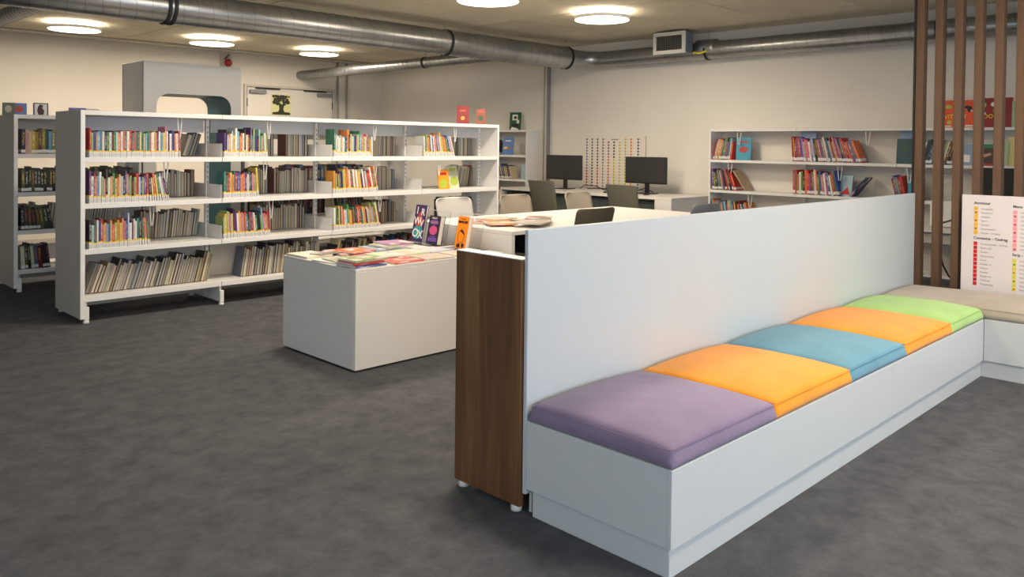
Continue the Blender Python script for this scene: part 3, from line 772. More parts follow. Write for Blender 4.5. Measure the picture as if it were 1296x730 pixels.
# tree picture on the door
tp = thing('tree_picture', 'square picture of a dark spreading tree taped to the double door', 'picture', (6.615, BACK_Y-.048, 1.83))
TW = .345
bm = bmesh.new(); bm_box(bm, -TW/2, TW/2, -.004, 0, 0, .33); mesh_obj('sheet', bm, cm('pale_green_paper', (206, 206, 150)), tp)
bm = bmesh.new()
def flat(bm, P, y):
    vs = [bm.verts.new((x, y, z)) for x, z in P]; bm.faces.new(vs)
flat(bm, [(-.165, .005), (.165, .005), (.15, .045), (.06, .05), (.035, .09), (.05, .16), (.09, .2), (.075, .215), (.03, .185), (.005, .17), (-.03, .2), (-.075, .22), (-.085, .2), (-.045, .165), (-.035, .09), (-.06, .05), (-.15, .045)], -.0045)
rnd = random.Random(3)
for k in range(48):
    a = PI*((k*7) % 48)/47; R1 = .10+.04*rnd.random(); x0_, z0_ = R1*math.cos(a)*1.05, .19+.11*math.sin(a)*rnd.uniform(.6, 1)
    if k % 3 == 0: x0_ *= .5; z0_ -= .02
    if k % 4 == 1: x0_ *= 1.15; z0_ = .3
    r_ = rnd.uniform(.014, .027)
    flat(bm, [(max(-.168, min(.168, x0_+r_*math.cos(t)*1.2)), min(.325, z0_+r_*math.sin(t))) for t in [2*PI*q/9 for q in range(9)]], -.0046-.00005*k)
tag(mesh_obj('tree_print', bm, cm('dark_green_print', (52, 54, 38)), tp), kind='stuff')

# ------------------------------------------------------------------ bookcase on the right wall beside the trunking
def wall_bookcase(label, ya, yb, nb, xf, xb, ztop, levels, name='wall_bookcase'):
    """front plane at xf, facing -X; bays from ya down to yb"""
    t = thing(name, label, 'bookcase', (xf, (ya+yb)/2, 0))
    p = (ya-yb)/nb
    for i in range(nb+1):
        y = ya-i*p
        if i in (0, nb): box('side_panel', (xf, xb, y-.012 if i else y, y if i else y+.022, 0, ztop-.0), white2, t)
        else: box('upright_post', (xb-.04, xb-.005, y-.012, y+.012, 0, ztop-.03), white2, t)
    for i in range(nb):
        a, b = ya-i*p, ya-(i+1)*p
        box('top_panel', (xf, xb-.002, b+.001+(.012 if i == nb-1 else 0)*0, a-.001, ztop-.028, ztop), white2, t)
        box('back_panel', (xb-.005, xb, b+.015, a-.015, .1, ztop-.03), wallm, t, bevel=0)
        for z in levels:
            c = Vector(((xf+xb)/2, (a+b)/2, z-.03)); bm = bmesh.new()
            bm_box(bm, xf-c.x, xb-.04-c.x, b+.002-c.y, a-.002-c.y, .014, .03, .001); bm_box(bm, xf-.003-c.x, xf+.01-c.x, b+.002-c.y, a-.002-c.y, 0, .031, .001)
            mesh_obj('shelf', bm, white2, t, c-world_origin(t))
    return t
WF = 8.36
WL = [1.238, .885, .53, .18]
wb = wall_bookcase('long white wall bookcase of picture books on the right wall', 5.07, .87, 4, WF, RIGHT_X-.002, 1.595, WL)
box('header_strip', (WF+.10, WF+.11, 3.84, 4.01, 1.49, 1.566), cm('blue_grey_strip', (140, 156, 182)), wb)
box('header_strip', (WF+.10, WF+.11, 2.78, 2.98, 1.49, 1.566), cm('blue_grey_strip', (140, 156, 182)), wb)
GW = 'picture books on the long wall bookcase'
def wr(r, b, a0, a1, lean, pal='wall', **k):
    z = WL[r-1]+.0015
    return row('picture_book', 'tag', a0, a1, WF+.015, z, 'on %s row, %s bay of wall bookcase' % (rw[r], {1: 'left', 2: 'second', 3: 'third', 4: 'last'}[b]), GW, pal=pal, axis='y', lean=lean, th=k.pop('th', (.012, .024)), h=k.pop('h', (.21, .27)), dep=(.16, .2), **k)
wr(1, 1, 5.05, 4.80, lambda u: 14-8*u)
wr(1, 2, 4.065, 3.30, lambda u: -4-20*u)
wr(1, 3, 2.84, 2.46, lambda u: 20-6*u, pal='greens')
wr(2, 1, 5.05, 4.72, lambda u: -3-20*u, h=(.2, .26))
wr(2, 2, 4.055, 3.54, lambda u: -1-14*u*u)
wr(2, 3, 2.98, 2.86, lambda u: -14)
wr(3, 1, 5.05, 4.56, lambda u: -6-8*u, h=(.2, .25))
face_book('face_out_book', (WF+.06, 4.68, WL[0]+.002), .17, .26, .012, -PI/2+.25, -.12, tealcov, 'teal picture book facing out at the end of the top row, left bay', parts=[('print', [('c', .0, .12, .05, .035), ('r', -.05, .05, .2, .22)], redc)])
place_book('picture_book', 'flat', (WF+.10, 4.62, WL[1]+.012), (.014, .19, .27), -.62, -PI/2, (170, 146, 116), 'tan picture book leaning flat against the row, second row, left bay of wall bookcase', GW)
place_book('picture_book', 'mag', (WF+.10, 3.43, WL[1]+.010), (.012, .19, .25), .68, -PI/2, (36, 50, 92), 'dark blue and green picture book leaning alone on the second row, second bay', GW)
face_book('face_out_book', (WF+.05, 3.50, WL[1]+.002), .15, .22, .012, -PI/2-.3, -.15, cm('pale_blue_cover', (150, 176, 190)), 'pale blue picture book facing out at the end of the second row, second bay', parts=[('print', [('p', [(-.06, .02), (.06, .02), (.02, .1)])], redc)])
face_book('face_out_book', (WF+.05, 2.92, WL[0]+.002), .15, .25, .012, -PI/2, -.1, cm('dark_teal_cover', (20, 70, 80)), 'dark teal picture book facing out at the start of the third bay', parts=[('print', [('c', 0, .15, .05, .03)], greenc)])
face_book('face_out_book', (WF+.05, 2.80, WL[1]+.002), .15, .22, .012, -PI/2+.2, -.12, tealcov, 'teal and pink picture book facing out on the second row, third bay', parts=[('print', [('c', 0, .12, .04, .06)], pinkc)])
face_book('face_out_book', (WF+.05, 2.37, WL[0]+.002), .13, .20, .012, -PI/2, -.1, cm('grey_blue_cover', (140, 160, 184)), 'grey blue thin binder facing out between the third and fourth slats', parts=[('print', [('r', -.04, .04, .03, .1)], whitec)])
face_book('face_out_book', (WF+.05, 2.22, WL[0]+.002), .16, .20, .012, -PI/2, -.1, cm('brown_photo_cover', (60, 44, 38)), 'dark photo book with a green top band facing out, seen between the slats', parts=[('title_band', [('r', -.08, .08, .165, .2)], cm('emerald_print', (30, 130, 90))), ('photo', [('p', [(-.07, .09), (-.02, .1), (.06, .12), (.07, .1), (0, .075), (-.07, .06)])], cm('skin_print', (200, 150, 120))), ('lower_band', [('r', -.08, .08, .0, .02)], redc)])
face_book('face_out_book', (WF+.04, 2.055, WL[0]+.002), .07, .23, .014, -PI/2-.5, -.1, cm('sage_cover', (150, 180, 140)), 'sage green thin book leaning near the last visible slat')
face_book('face_out_book', (WF+.05, 1.985, WL[0]+.002), .06, .27, .014, -PI/2, -.05, cm('straw_cover', (214, 200, 130)), 'straw yellow tall book beside the last visible slat')
for y, z in ((4.72, 1.567), (4.83, 1.2), (4.57, .85), (3.27, 1.567), (3.55, 1.2), (2.86, 1.2)):
    book_stop(wb, WF+.03, y, z, .15, 'y')
box('side_card', (WF+.03, WF+.10, 5.094, 5.10, .91, 1.13), cm('teal_cover', (40, 140, 166)), wb)
# red and orange display books on top
def big(y, w, h, m, label, parts, rz=-PI/2):
    return face_book('display_book', (WF+.10, y, 1.597), w, h, .02, rz, -.06, m, label, 'large display books on top of the wall bookcase', parts=parts)
t = big(2.44, .30, .262, cm('vermilion_cover', (226, 84, 40)), 'large orange picture book standing on the wall bookcase behind the slats', [('print', [('c', -.10, .2, .028, .02), ('c', -.02, .15, .02, .02), ('c', -.09, .05, .02, .02)], limec), ('animal_print', [('c', .085, .175, .022, .03), ('c', .06, .195, .02, .015)], blackc), ('white_print', [('c', .10, .16, .01, .01)], whitec), ('white_print', [('r', -.13, -.07, .008, .02)], whitec), ('white_print', [('r', .05, .12, .008, .024)], whitec)])
text('lettering', 'VITTEST', .055, (-.135, -.002, .085), yelc, t, bold=.001)
t = big(2.14, .28, .275, dredc, 'large red picture book standing on the wall bookcase, right of the orange one', [('print', [('c', -.10, .21, .025, .025), ('r', -.02, .05, .15, .165)], limec), ('white_print', [('c', -.10, .13, .022, .018), ('c', -.02, .215, .02, .02)], whitec)])
text('lettering', 'BDOEN', .055, (-.13, -.002, .085), yelc, t, bold=.001)
face_book('display_book', (WF+.08, 1.975, 1.597), .05, .24, .012, -PI/2, -.05, cm('sage_cover', (150, 180, 140)), 'thin pale green book right of the large red picture book', 'large display books on top of the wall bookcase')
# black panel under the shelf behind the slats
tag(box('black_screen', (WF-.06, WF-.01, .95, 2.245, .10, 1.222), blackm), label='big flat black screen behind the right hand slats', cat='screen')

# bookcase beside trunking
bc = wall_bookcase('white bookcase standing against the wall left of the monitors', 8.98, 8.10, 1, 8.36, RIGHT_X-.002, 1.603, WL)
GB = 'books on the bookcase left of the monitors'
row('picture_book', 'tag', 8.96, 8.70, 8.38, WL[0]+.001, 'on top row, bookcase left of the monitors', GB, pal='wall', axis='y')
face_book('face_out_book', (8.41, 8.53, WL[0]+.002), .19, .26, .012, -PI/2+.2, -.15, bluec, 'blue picture book with coloured letters facing out, bookcase left of the monitors', parts=[('title', [('c', -.05, .1, .018), ('c', -.02, .105, .016)], yelc), ('title', [('c', .015, .1, .018), ('c', .04, .105, .014)], redc), ('band', [('r', -.05, .05, .2, .215)], whitec)])
row('picture_book', 'tag', 8.96, 8.40, 8.38, WL[1]+.001, 'on second row, bookcase left of the monitors', GB, pal='dark', axis='y', lean=lambda u: -16)
face_book('face_out_book', (8.42, 8.20, WL[1]+.002), .10, .22, .012, -PI/2, -.12, cm('pale_blue_cover', (150, 176, 190)), 'pale blue narrow booklet facing out, bookcase left of the monitors')
row('picture_book', 'tag', 8.96, 8.45, 8.38, WL[2]+.001, 'on third row, bookcase left of the monitors', GB, pal='wall', axis='y', lean=lambda u: -8)
face_book('upright_book', (8.50, 8.46, 1.604), .17, .27, .02, -PI/4-.2, -.14, greenc, 'dark green book with white picture standing on the bookcase left of the monitors', 'upright books on bookcase tops', parts=[('white_print', [('r', -.045, .035, .15, .235), ('p', [(-.075, .0), (.06, .0), (.03, .03), (-.05, .05)]), ('c', .04, .13, .02, .03)], whitec), ('dark_print', [('c', 0, .19, .022), ('p', [(-.05, .05), (.06, .04), (.05, .09), (-.03, .1)])], blackc)])

# ------------------------------------------------------------------ furniture: display table
DT = (2.752, 3.995, 4.072, 4.93)
dt = thing('display_table', 'large white box display table covered with magazines and picture books', 'table', ((DT[0]+DT[1])/2, (DT[2]+DT[3])/2, 0))
box('plinth', (DT[0]+.02, DT[1]-.02, DT[2]+.02, DT[3]-.02, 0, .012), dark, dt, bevel=0)  # recessed strip coloured dark as the shadow line under the box
th = .019
box('side_panel', (DT[0], DT[0]+th, DT[2]+th, DT[3], .012, .605), white, dt); box('side_panel', (DT[1]-th, DT[1], DT[2]+th, DT[3], .012, .605), white, dt)
box('front_panel', (DT[0], DT[1], DT[2], DT[2]+th, .012, .605), white, dt); box('back_panel', (DT[0]+th, DT[1]-th, DT[3]-th, DT[3], .012, .605), white, dt)
box('table_top', (DT[0], DT[1], DT[2], DT[3], .605, .623), white, dt)
def lying(x, y, w, h, t, rz, col, z, name, label, kind='mag'):
    """book lying flat: cover up"""
    o = bpy.data.objects.new(name, BM[kind]); COL.objects.link(o)
    o.scale = (t, w, h); o.rotation_euler = (0, PI/2, rz)
    # local z (height) -> world x before rz; place centre
    c, s = math.cos(rz), math.sin(rz)
    o.location = (x-c*h/2, y-s*h/2, z+t/2+.0006); o.color = (*srgb(*col), 1)
    tag(o, label, 'book', 'books and magazines lying on the display table')
    return o
T0 = .6235
L_ = [ # x,y,w(y),h(x),t,rz,colour,z,label
 (2.88, 4.20, .20, .24, .016, .10, (60, 90, 160), T0, 'blue edged picture book at the near corner, under the landscape cover'),
 (2.865, 4.19, .19, .23, .012, .02, (170, 60, 50), T0+.0185, 'thin red edged book in the pile at the near corner'),
 (2.89, 4.205, .18, .25, .014, .06, (150, 170, 120), T0+.033, 'picture book with a green landscape cover on top of the corner pile'),
 (2.86, 4.46, .26, .20, .008, .12, (214, 220, 200), T0, 'white magazine with a green patch on the left edge of the table'),
 (2.88, 4.43, .22, .17, .007, -.1, (120, 170, 120), T0+.0095, 'green magazine lying over the white one on the left edge'),
 (2.86, 4.78, .25, .20, .014, .04, (226, 214, 190), T0, 'cream book at the far left corner of the display table'),
 (2.95, 4.72, .12, .19, .006, .2, (120, 116, 104), T0+.0155, 'grey booklet lying on the cream book'),
 (3.12, 4.76, .26, .20, .012, -.06, (206, 60, 50), T0, 'red magazine along the back of the display table'),
 (3.16, 4.70, .2, .22, .008, .25, (226, 110, 70), T0+.014, 'orange red magazine lying across the red one'),
 (3.14, 4.44, .24, .22, .010, .15, (216, 130, 120), T0, 'salmon picture book in the middle of the table'),
 (3.20, 4.40, .2, .2, .008, -.2, (226, 210, 196), T0+.012, 'off white booklet lying over the salmon picture book'),
 (3.17, 4.18, .19, .24, .010, .03, (206, 100, 90), T0, 'coral picture book at the front edge, right of the corner pile'),
 (3.43, 4.19, .21, .23, .010, -.04, (200, 190, 168), T0, 'sand coloured magazine at the front edge of the table'),
 (3.42, 4.46, .24, .24, .012, .1, (196, 200, 170), T0, 'pale green magazine behind the sand coloured one'),
 (3.44, 4.76, .24, .26, .016, -.05, (150, 170, 190), T0, 'blue grey picture book near the back edge of the table'),
 (3.50, 4.74, .22, .24, .014, .08, (190, 196, 160), T0+.018, 'pale olive book lying on the blue grey one'),
 (3.53, 4.75, .2, .22, .012, -.05, (176, 130, 170), T0+.034, 'mauve book topping the pile at the back of the table'),
 (3.68, 4.20, .2, .22, .012, .02, (214, 200, 180), T0, 'cream magazine at the front edge near the right end'),
 (3.66, 4.46, .22, .22, .010, .12, (190, 196, 206), T0, 'silver grey magazine in front of the display stands'),
]
for x, y, w, h, t_, rz, c, z, l in L_: lying(x, y, w, h, t_, rz, c, z, 'magazine' if t_ < .0125 else 'lying_book', l)
# acrylic stands and standing books, facing -X
def stand(y, w, label, x=3.85, th=.02):
    t = thing('acrylic_stand', label, 'display stand', (x, y, T0), -PI/2, 'clear acrylic stands on the display table')
    a = .22
    def plate(name, P):
        bm = bmesh.new()
        q = [bm.verts.new((sx*w/2, p[0], p[1])) for sx in (-1, 1) for p in P]
        n_ = len(P)
        bm.faces.new(q[:n_][::-1]); bm.faces.new(q[n_:])
        for k in range(n_): bm.faces.new((q[k], q[(k+1) % n_], q[n_+(k+1) % n_], q[n_+k]))
        bmesh.ops.recalc_face_normals(bm, faces=bm.faces)
        mesh_obj(name, bm, acrylic, t)
    plate('base_plate', [(-th-.012, 0), (.10, 0), (.10, .003), (-th-.012, .003)])
    plate('lip', [(-th-.015, 0), (-th-.012, 0), (-th-.017, .028), (-th-.020, .028)])
    plate('back_plate', [(.004, .003), (.007, .003), (.007+.25*math.tan(a), .25), (.004+.25*math.tan(a), .25)])
    bm = bmesh.new(); bm_box(bm, -w/2, w/2, .004+.25*math.tan(a), .0075+.25*math.tan(a), .25, .2535); mesh_obj('polished_edge', bm, white, t)
    return t
stand(4.78, .34, 'wide clear stand holding the violet and the dark purple book', 3.90, .095)
stand(4.385, .30, 'wide clear stand holding the orange book', 3.90, .095)
t = face_book('display_book', (3.85, 4.89, T0+.010), .135, .285, .02, -PI/2, -.20, purc, 'tall violet book with big white letters on the display table', parts=[('figure_print', [('p', [(-.03, .12), (.035, .12), (.04, .17), (.015, .2), (.02, .225), (-.015, .225), (-.02, .2), (-.045, .17)])], salm), ('teal_print', [('c', .0, .075, .055, .055)], tealc)])
for s, x, z, sz_ in (('I', -.045, .215, .075), ('R', .008, .205, .075), ('W', -.062, .135, .08), ('V', .012, .12, .075), ('O', -.064, .035, .095), ('X', .006, .03, .085)):
    text('lettering', s, sz_, (x, -.0025, z), whitec, t, bold=.0015)
t = face_book('display_book', (3.835, 4.69, T0+.010), .13, .215, .045, -PI/2, -.20, cm('plum_cover', (52, 38, 62)), 'thick dark purple book with a pink picture on the display table', parts=[('picture', [('c', 0, .105, .045, .035)], pinkc), ('oval', [('c', 0, .165, .05, .02)], cm('violet_print', (110, 80, 160))), ('lower_print', [('r', -.05, .05, .02, .05), ('r', -.035, .035, .055, .062)], cm('violet_print', (110, 80, 160)))])
text('lettering', 'BLOOM', .022, (0, -.0025, .157), goldc, t, align='CENTER'); text('lettering', 'NIGHT', .02, (0, -.0025, .19), whitec, t, align='CENTER')
t = face_book('display_book', (3.83, 4.365, T0+.010), .115, .232, .04, -PI/2, -.20, orc, 'orange paperback with a line drawing of a boy on the display table', parts=[('boy_drawing', [('r', -.028, -.008, .012, .035), ('c', -.018, .02, .018, .014), ('c', .028, .024, .014, .016)], cm('ink_print', (40, 20, 50))), ('hair', [('p', [(-.02, .125), (.0, .14), (.02, .12), (.03, .1), (.02, .105), (0, .12)])], cm('ink_print', (40, 20, 50)))])
bm = bmesh.new()
P = [(.034*math.cos(2*PI*k/24), -.0015, .088+.046*math.sin(2*PI*k/24)) for k in range(25)]
tube_bm(bm, P, .0014, 5); mesh_obj('face_outline', bm, cm('ink_print', (40, 20, 50)), t)
text('lettering', 'SIMPELTJES', .021, (0, -.0025, .185), cm('ink_print', (40, 20, 50)), t, align='CENTER', bold=.0008); text('lettering', 'een boek', .013, (0, -.0025, .21), blackc, t, align='CENTER')

# ------------------------------------------------------------------ wooden end panel and low unit
wu = thing('walnut_cabinet', 'walnut end panel cabinet standing between display table and bench', 'cabinet', (2.3, 2.26, 0))
box('wood_panel', (2.141, 2.166, 2.088, 2.457, .028, .953), walnut, wu)
box('top_edge', (2.141, 2.20, 2.088, 2.457, .9535, .957), edgew, wu, bevel=0)
box('body', (2.168, 5.3, 2.11, 2.44, .06, .80), white, wu)
for x, y in ((2.19, 2.43), (2.19, 2.13), (5.2, 2.43), (5.2, 2.13)):
    bm = bmesh.new(); tube_bm(bm, [(0, 0, 0), (0, 0, .012), (0, 0, .06)], [.022, .022, .012], 14)
    mesh_obj('glider', bm, white, wu, Vector((x-.02 if x < 3 else x, y, 0))-Vector(wu.location), smooth=True)

# ------------------------------------------------------------------ white desk behind the divider
DB = (4.03, 6.53, 4.03, 5.10, .77)
db = thing('white_desk', 'big white worktable behind the bench divider with magazines at its left end', 'desk', ((DB[0]+DB[1])/2, (DB[2]+DB[3])/2, 0))
box('desk_top', (DB[0], DB[1], DB[2], DB[3], .74, .77), white, db)
box('end_panel', (DB[0], DB[0]+.035, DB[2]+.002, DB[3]-.002, 0, .739), white, db); box('end_panel', (DB[1]-.035, DB[1], DB[2]+.002, DB[3]-.002, 0, .739), white, db)
box('partition', (4.52, 4.54, DB[2]+.01, DB[3]-.01, .05, .739), dark, db)  # niche shade painted as dark colour on partition and back panel
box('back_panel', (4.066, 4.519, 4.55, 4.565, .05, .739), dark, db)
box('niche_shelf', (4.066, 4.519, 4.04, 4.549, .52, .538), white, db)
rl = tube('paper_roll', [(4.11, 4.07, .567), (4.11, 4.20, .567)], .026, white, seg=20)
tag(rl, label='white paper roll in the dark niche of the white desk', cat='paper roll')
ZD = .7705
for x, y, w, h, t_, rz, c, z, l in [
 (4.30, 4.62, .32, .26, .010, .5, (206, 160, 136), ZD, 'peach magazine at the left end of the white desk'),
 (4.28, 4.42, .28, .22, .012, -.5, (224, 150, 90), ZD+.012, 'orange magazine on top of the pile on the white desk'),
 (4.42, 4.60, .22, .28, .008, .2, (200, 176, 160), ZD+.025, 'beige magazine lying across the pile on the white desk'),
 (4.62, 4.55, .30, .22, .012, .5, (110, 124, 108), ZD, 'grey green folder lying on the white desk'),
 (4.42, 4.20, .22, .30, .010, .45, (176, 170, 160), ZD+.026, 'pale grey magazine with dark corner nearest the divider'),
 (4.64, 4.34, .2, .26, .008, .7, (150, 130, 116), ZD+.037, 'brown magazine right of the pile on the white desk')]:
    o = lying(x, y, w, h, t_, rz, c, z, 'magazine', l); o['group'] = 'magazines on the white desk'

# ------------------------------------------------------------------ chairs
def chair(label, x, y, rz, m, group='shell chairs around the desks', W_=.43, H_=.905, CR=.06):
    t = thing('shell_chair', label, 'chair', (x, y, 0), rz, group)
    # backrest: rounded curved plate, front faces local -Y
    nu = 14; hb = H_-.46
    VS = [(1-CR/hb)*k/5 for k in range(6)] + [1-CR/hb*math.cos(PI/2*k/8) for k in range(1, 9)]; nv = len(VS)-1
    bm = bmesh.new(); grid = []
    z0, z1 = .46, H_
    for side in (0, 1):
        G = []
        for j in range(nv+1):
            v = VS[j]; z = z0+(z1-z0)*v
            half = W_/2*(.90+.10*v)
            r = CR
            dz = z1-z
            if dz < r: half -= r-math.sqrt(max(0, r*r-(r-dz)**2))
            row_ = []
            for i in range(nu+1):
                u = -1+2*i/nu
                x_ = half*u
                y_ = .15+.12*v - .035*(u*u) + (.012 if side else 0)
                row_.append(bm.verts.new((x_, y_, z)))
            G.append(row_)
        grid.append(G)
        for j in range(nv):
            for i in range(nu):
                q = (G[j][i], G[j][i+1], G[j+1][i+1], G[j+1][i])
                bm.faces.new(q if side == 0 else q[::-1])
    A_, B_ = grid
    loop = [(0, i) for i in range(nu+1)] + [(j, nu) for j in range(1, nv+1)] + [(nv, i) for i in range(nu-1, -1, -1)] + [(j, 0) for j in range(nv-1, 0, -1)]
    for k in range(len(loop)):
        a, b = loop[k], loop[(k+1) % len(loop)]
        bm.faces.new((A_[a[0]][a[1]], B_[a[0]][a[1]], B_[b[0]][b[1]], A_[b[0]][b[1]]))
    bmesh.ops.recalc_face_normals(bm, faces=bm.faces)
    mesh_obj('backrest', bm, m, t, smooth=True)
    bm = bmesh.new()
    P = rounded_rect(W_*.93, .42, .07)
    va = [bm.verts.new((u, v-.24, .455+.012*math.cos(u*6))) for u, v in P]; vb = [bm.verts.new((u, v-.24, .435)) for u, v in P]
    bm.faces.new(va); bm.faces.new(vb[::-1])
    for k in range(len(P)): bm.faces.new((va[k], vb[k], vb[(k+1) % len(P)], va[(k+1) % len(P)]))
    bmesh.ops.recalc_face_normals(bm, faces=bm.faces)
    mesh_obj('seat', bm, m, t)
    for sx in (-1, 1):
        for sy in (-1, 1):
            bm = bmesh.new(); tube_bm(bm, [(0, 0, .44), (sx*.03, sy*.035, 0)], .011, 8)
            mesh_obj('leg', bm, chrome, t, (sx*.15, -.03+sy*.13, 0), smooth=True)
    return t
chair('light grey shell chair behind the acrylic stands', 4.765, 5.28, 0, seat_light)
chair('taupe shell chair behind the white desk, nearest the far bookcase', 5.53, 5.26, 0, seat_taupe)
chair('taupe shell chair behind the white desk, between the two monitor chairs', 6.58, 5.36, 0, seat_taupe, H_=.89)
chair('chair with painted-in shade in front of the left monitor', 7.45, 6.72, PI/2, seat_shaded, H_=.955, CR=.018)
chair('chair with painted-in shade in front of the right monitor', 7.45, 5.50, PI/2, seat_shaded, H_=.955, CR=.018)
chair('chair painted backlit dark between the divider and the white desk', 4.40, 3.80, PI-.03, seat_backlit, H_=.95, W_=.40, CR=.035)
chair('blue grey chair at the right end of the white desk', 6.07, 3.95, PI, seat_blue, H_=.90)

# ------------------------------------------------------------------ computer desk and monitors
cd = thing('computer_desk', 'long white desk against the right wall carrying the two monitors', 'desk', (8.15, 6.6, 0))
CX0, CX1, CY0, CY1, CZ = 7.74, 8.55, 5.19, 7.98, .80
box('desk_top', (CX0, CX1, CY0, CY1, CZ-.03, CZ), white, cd)
box('end_panel', (CX0, CX1, CY0, CY0+.03, 0, CZ-.031), white, cd); box('end_panel', (CX0, CX1, CY1-.03, CY1, 0, CZ-.031), white, cd)
box('partition', (CX0, CX1-.02, 5.40, 5.42, 0, CZ-.031), white, cd); box('partition', (CX0+.02, CX1-.02, 6.62, 6.64, 0, CZ-.031), white, cd)
box('front_panel', (CX0, CX0+.018, 5.221, 5.399, .05, CZ-.031), white, cd)
box('modesty_panel', (CX0+.10, CX0+.12, 5.421, 6.619, .05, CZ-.06), apron, cd); box('modesty_panel', (CX0+.10, CX0+.12, 6.641, CY1-.031, .05, CZ-.06), apron, cd)
def monitor(y, rz, label):
    t = thing('monitor', label, 'monitor', (8.18, y, CZ), rz, 'computer monitors on the wall desk')
    bm = bmesh.new(); bm_box(bm, -.295, .295, 0, .035, .125, .455, .006); mesh_obj('housing', bm, black, t)
    bm = bmesh.new(); bm_box(bm, -.285, .285, -.002, .0005, .145, .447); mesh_obj('screen', bm, screen, t)
    bm = bmesh.new(); bm_box(bm, -.03, .03, .036, .06, .012, .25, .003); mesh_obj('neck', bm, black, t)
    bm = bmesh.new(); bm_box(bm, -.12, .12, -.06, .12, .0, .012, .004); mesh_obj('foot', bm, black, t)
monitor(7.21, -PI/2+.08, 'black monitor on the left of the wall desk')
monitor(5.87, -PI/2+.06, 'black monitor on the right in front of the dotted chart')
kb = thing('keyboard', 'black keyboard lying in front of the right monitor', 'keyboard', (8.0, 6.12, CZ), -PI/2)
bm = bmesh.new(); bm_box(bm, -.21, .21, -.07, .07, 0, .014, .004); mesh_obj('case', bm, black, kb)
bm = bmesh.new()
for i in range(14):
    for j in range(5): bm_box(bm, -.195+i*.028, -.195+i*.028+.024, -.06+j*.024, -.06+j*.024+.02, .0142, .019)
tag(mesh_obj('key', bm, dark, kb), kind='stuff')
tag(tube('cable', [(8.4, 7.10, .803), (8.38, 7.0, .86), (8.42, 6.85, .85), (8.4, 6.7, .806), (8.3, 6.5, .806), (8.36, 6.35, .806)], .006, black, seg=6), label='black cable looping beside the left monitor', cat='cable')
tag(tube('cable', [(8.46, 7.02, .803), (8.46, 6.9, .815), (8.4, 6.62, .82), (8.44, 6.45, .806)], .006, black, seg=6), label='black cable lying flat along the wall behind the left monitor', cat='cable')
tag(tube('cable', [(8.4, 5.9, .806), (8.42, 6.02, .86), (8.36, 6.1, .83), (8.3, 6.2, .806)], .006, black, seg=6), label='short black cable beside the right monitor stand', cat='cable')
ms = thing('computer_mouse', 'small black mouse right of the right monitor', 'mouse', (8.0, 5.72, CZ))
bm = bmesh.new(); bmesh.ops.create_uvsphere(bm, u_segments=12, v_segments=8, radius=1)
for v in bm.verts: v.co = Vector((v.co.x*.05, v.co.y*.03, max(0, v.co.z)*.03))
mesh_obj('body', bm, black, ms, smooth=True)
bm = bmesh.new(); tube_bm(bm, [(-.02, -.003, .029), (-.02, .003, .029)], .006, 8); mesh_obj('wheel', bm, dark, ms)

# dotted chart on the wall: rows of coloured dots
ch = thing('dotted_chart', 'white wall chart with ten columns of coloured dots behind the monitors', 'chart', (RIGHT_X-.004, 6.70, .82))
bm = bmesh.new(); bm_box(bm, -.008, 0, -.52, .52, .0, .70, .001); mesh_obj('panel', bm, cm('chart_white', (226, 218, 206)), ch)
box('edge_strip', (RIGHT_X-.016, RIGHT_X-.004, 6.172, 6.180, .83, 1.52), greyend, ch)
DCOL = [(70, 110, 150), (80, 90, 70), (70, 70, 60), (110, 100, 90), (130, 80, 120), (60, 50, 60), (190, 180, 70), (180, 170, 70), (210, 120, 50), (30, 90, 110)]
DCOL2 = {0: (170, 30, 40), 2: (180, 70, 50), 4: (200, 90, 90), 5: (200, 190, 50), 1: (60, 70, 50), 3: (150, 130, 120)}
dm = [cm('dot_%d' % i, c) for i, c in enumerate(DCOL)]; dm2 = {i: cm('dot_low_%d' % i, c) for i, c in DCOL2.items()}
ml = dm + list(dm2.values()); idx2 = {k: 10+i for i, k in enumerate(dm2)}
bm = bmesh.new()
for i in range(10):
    y = .46-i*.094-(.02 if i == 9 else 0)
    for j in range(17):
        z = .655-j*.0395
        if j == 0 and i in (4, 5, 6): continue
        if j == 0 and i == 3: pass
        mi = i
        if i in idx2 and j >= {0: 11, 2: 10, 4: 6, 5: 7, 1: 9, 3: 8}[i]: mi = idx2[i]
        vs = [bm.verts.new((-.0088, y+.0150*math.cos(t), z+.0150*math.sin(t))) for t in [2*PI*k/8 for k in range(8)]]
        f = bm.faces.new(vs); f.material_index = mi
tag(mesh_obj('dot', bm, ml, ch), kind='stuff')
bm = bmesh.new()
for i in range(10):
    y = .46-i*.094-(.02 if i == 9 else 0)
    for j in range(17):
        z = .655-j*.0395
        if j == 0 and i in (4, 5, 6): continue
        bm_box(bm, -.0088, -.008, y-.046+.01*((i*7+j*3) % 3)*.5, y-.030, z-.0015, z+.0015)
bm_box(bm, -.0088, -.008, -.08, .04, .648, .660)
tag(mesh_obj('caption', bm, greyp, ch), kind='stuff')

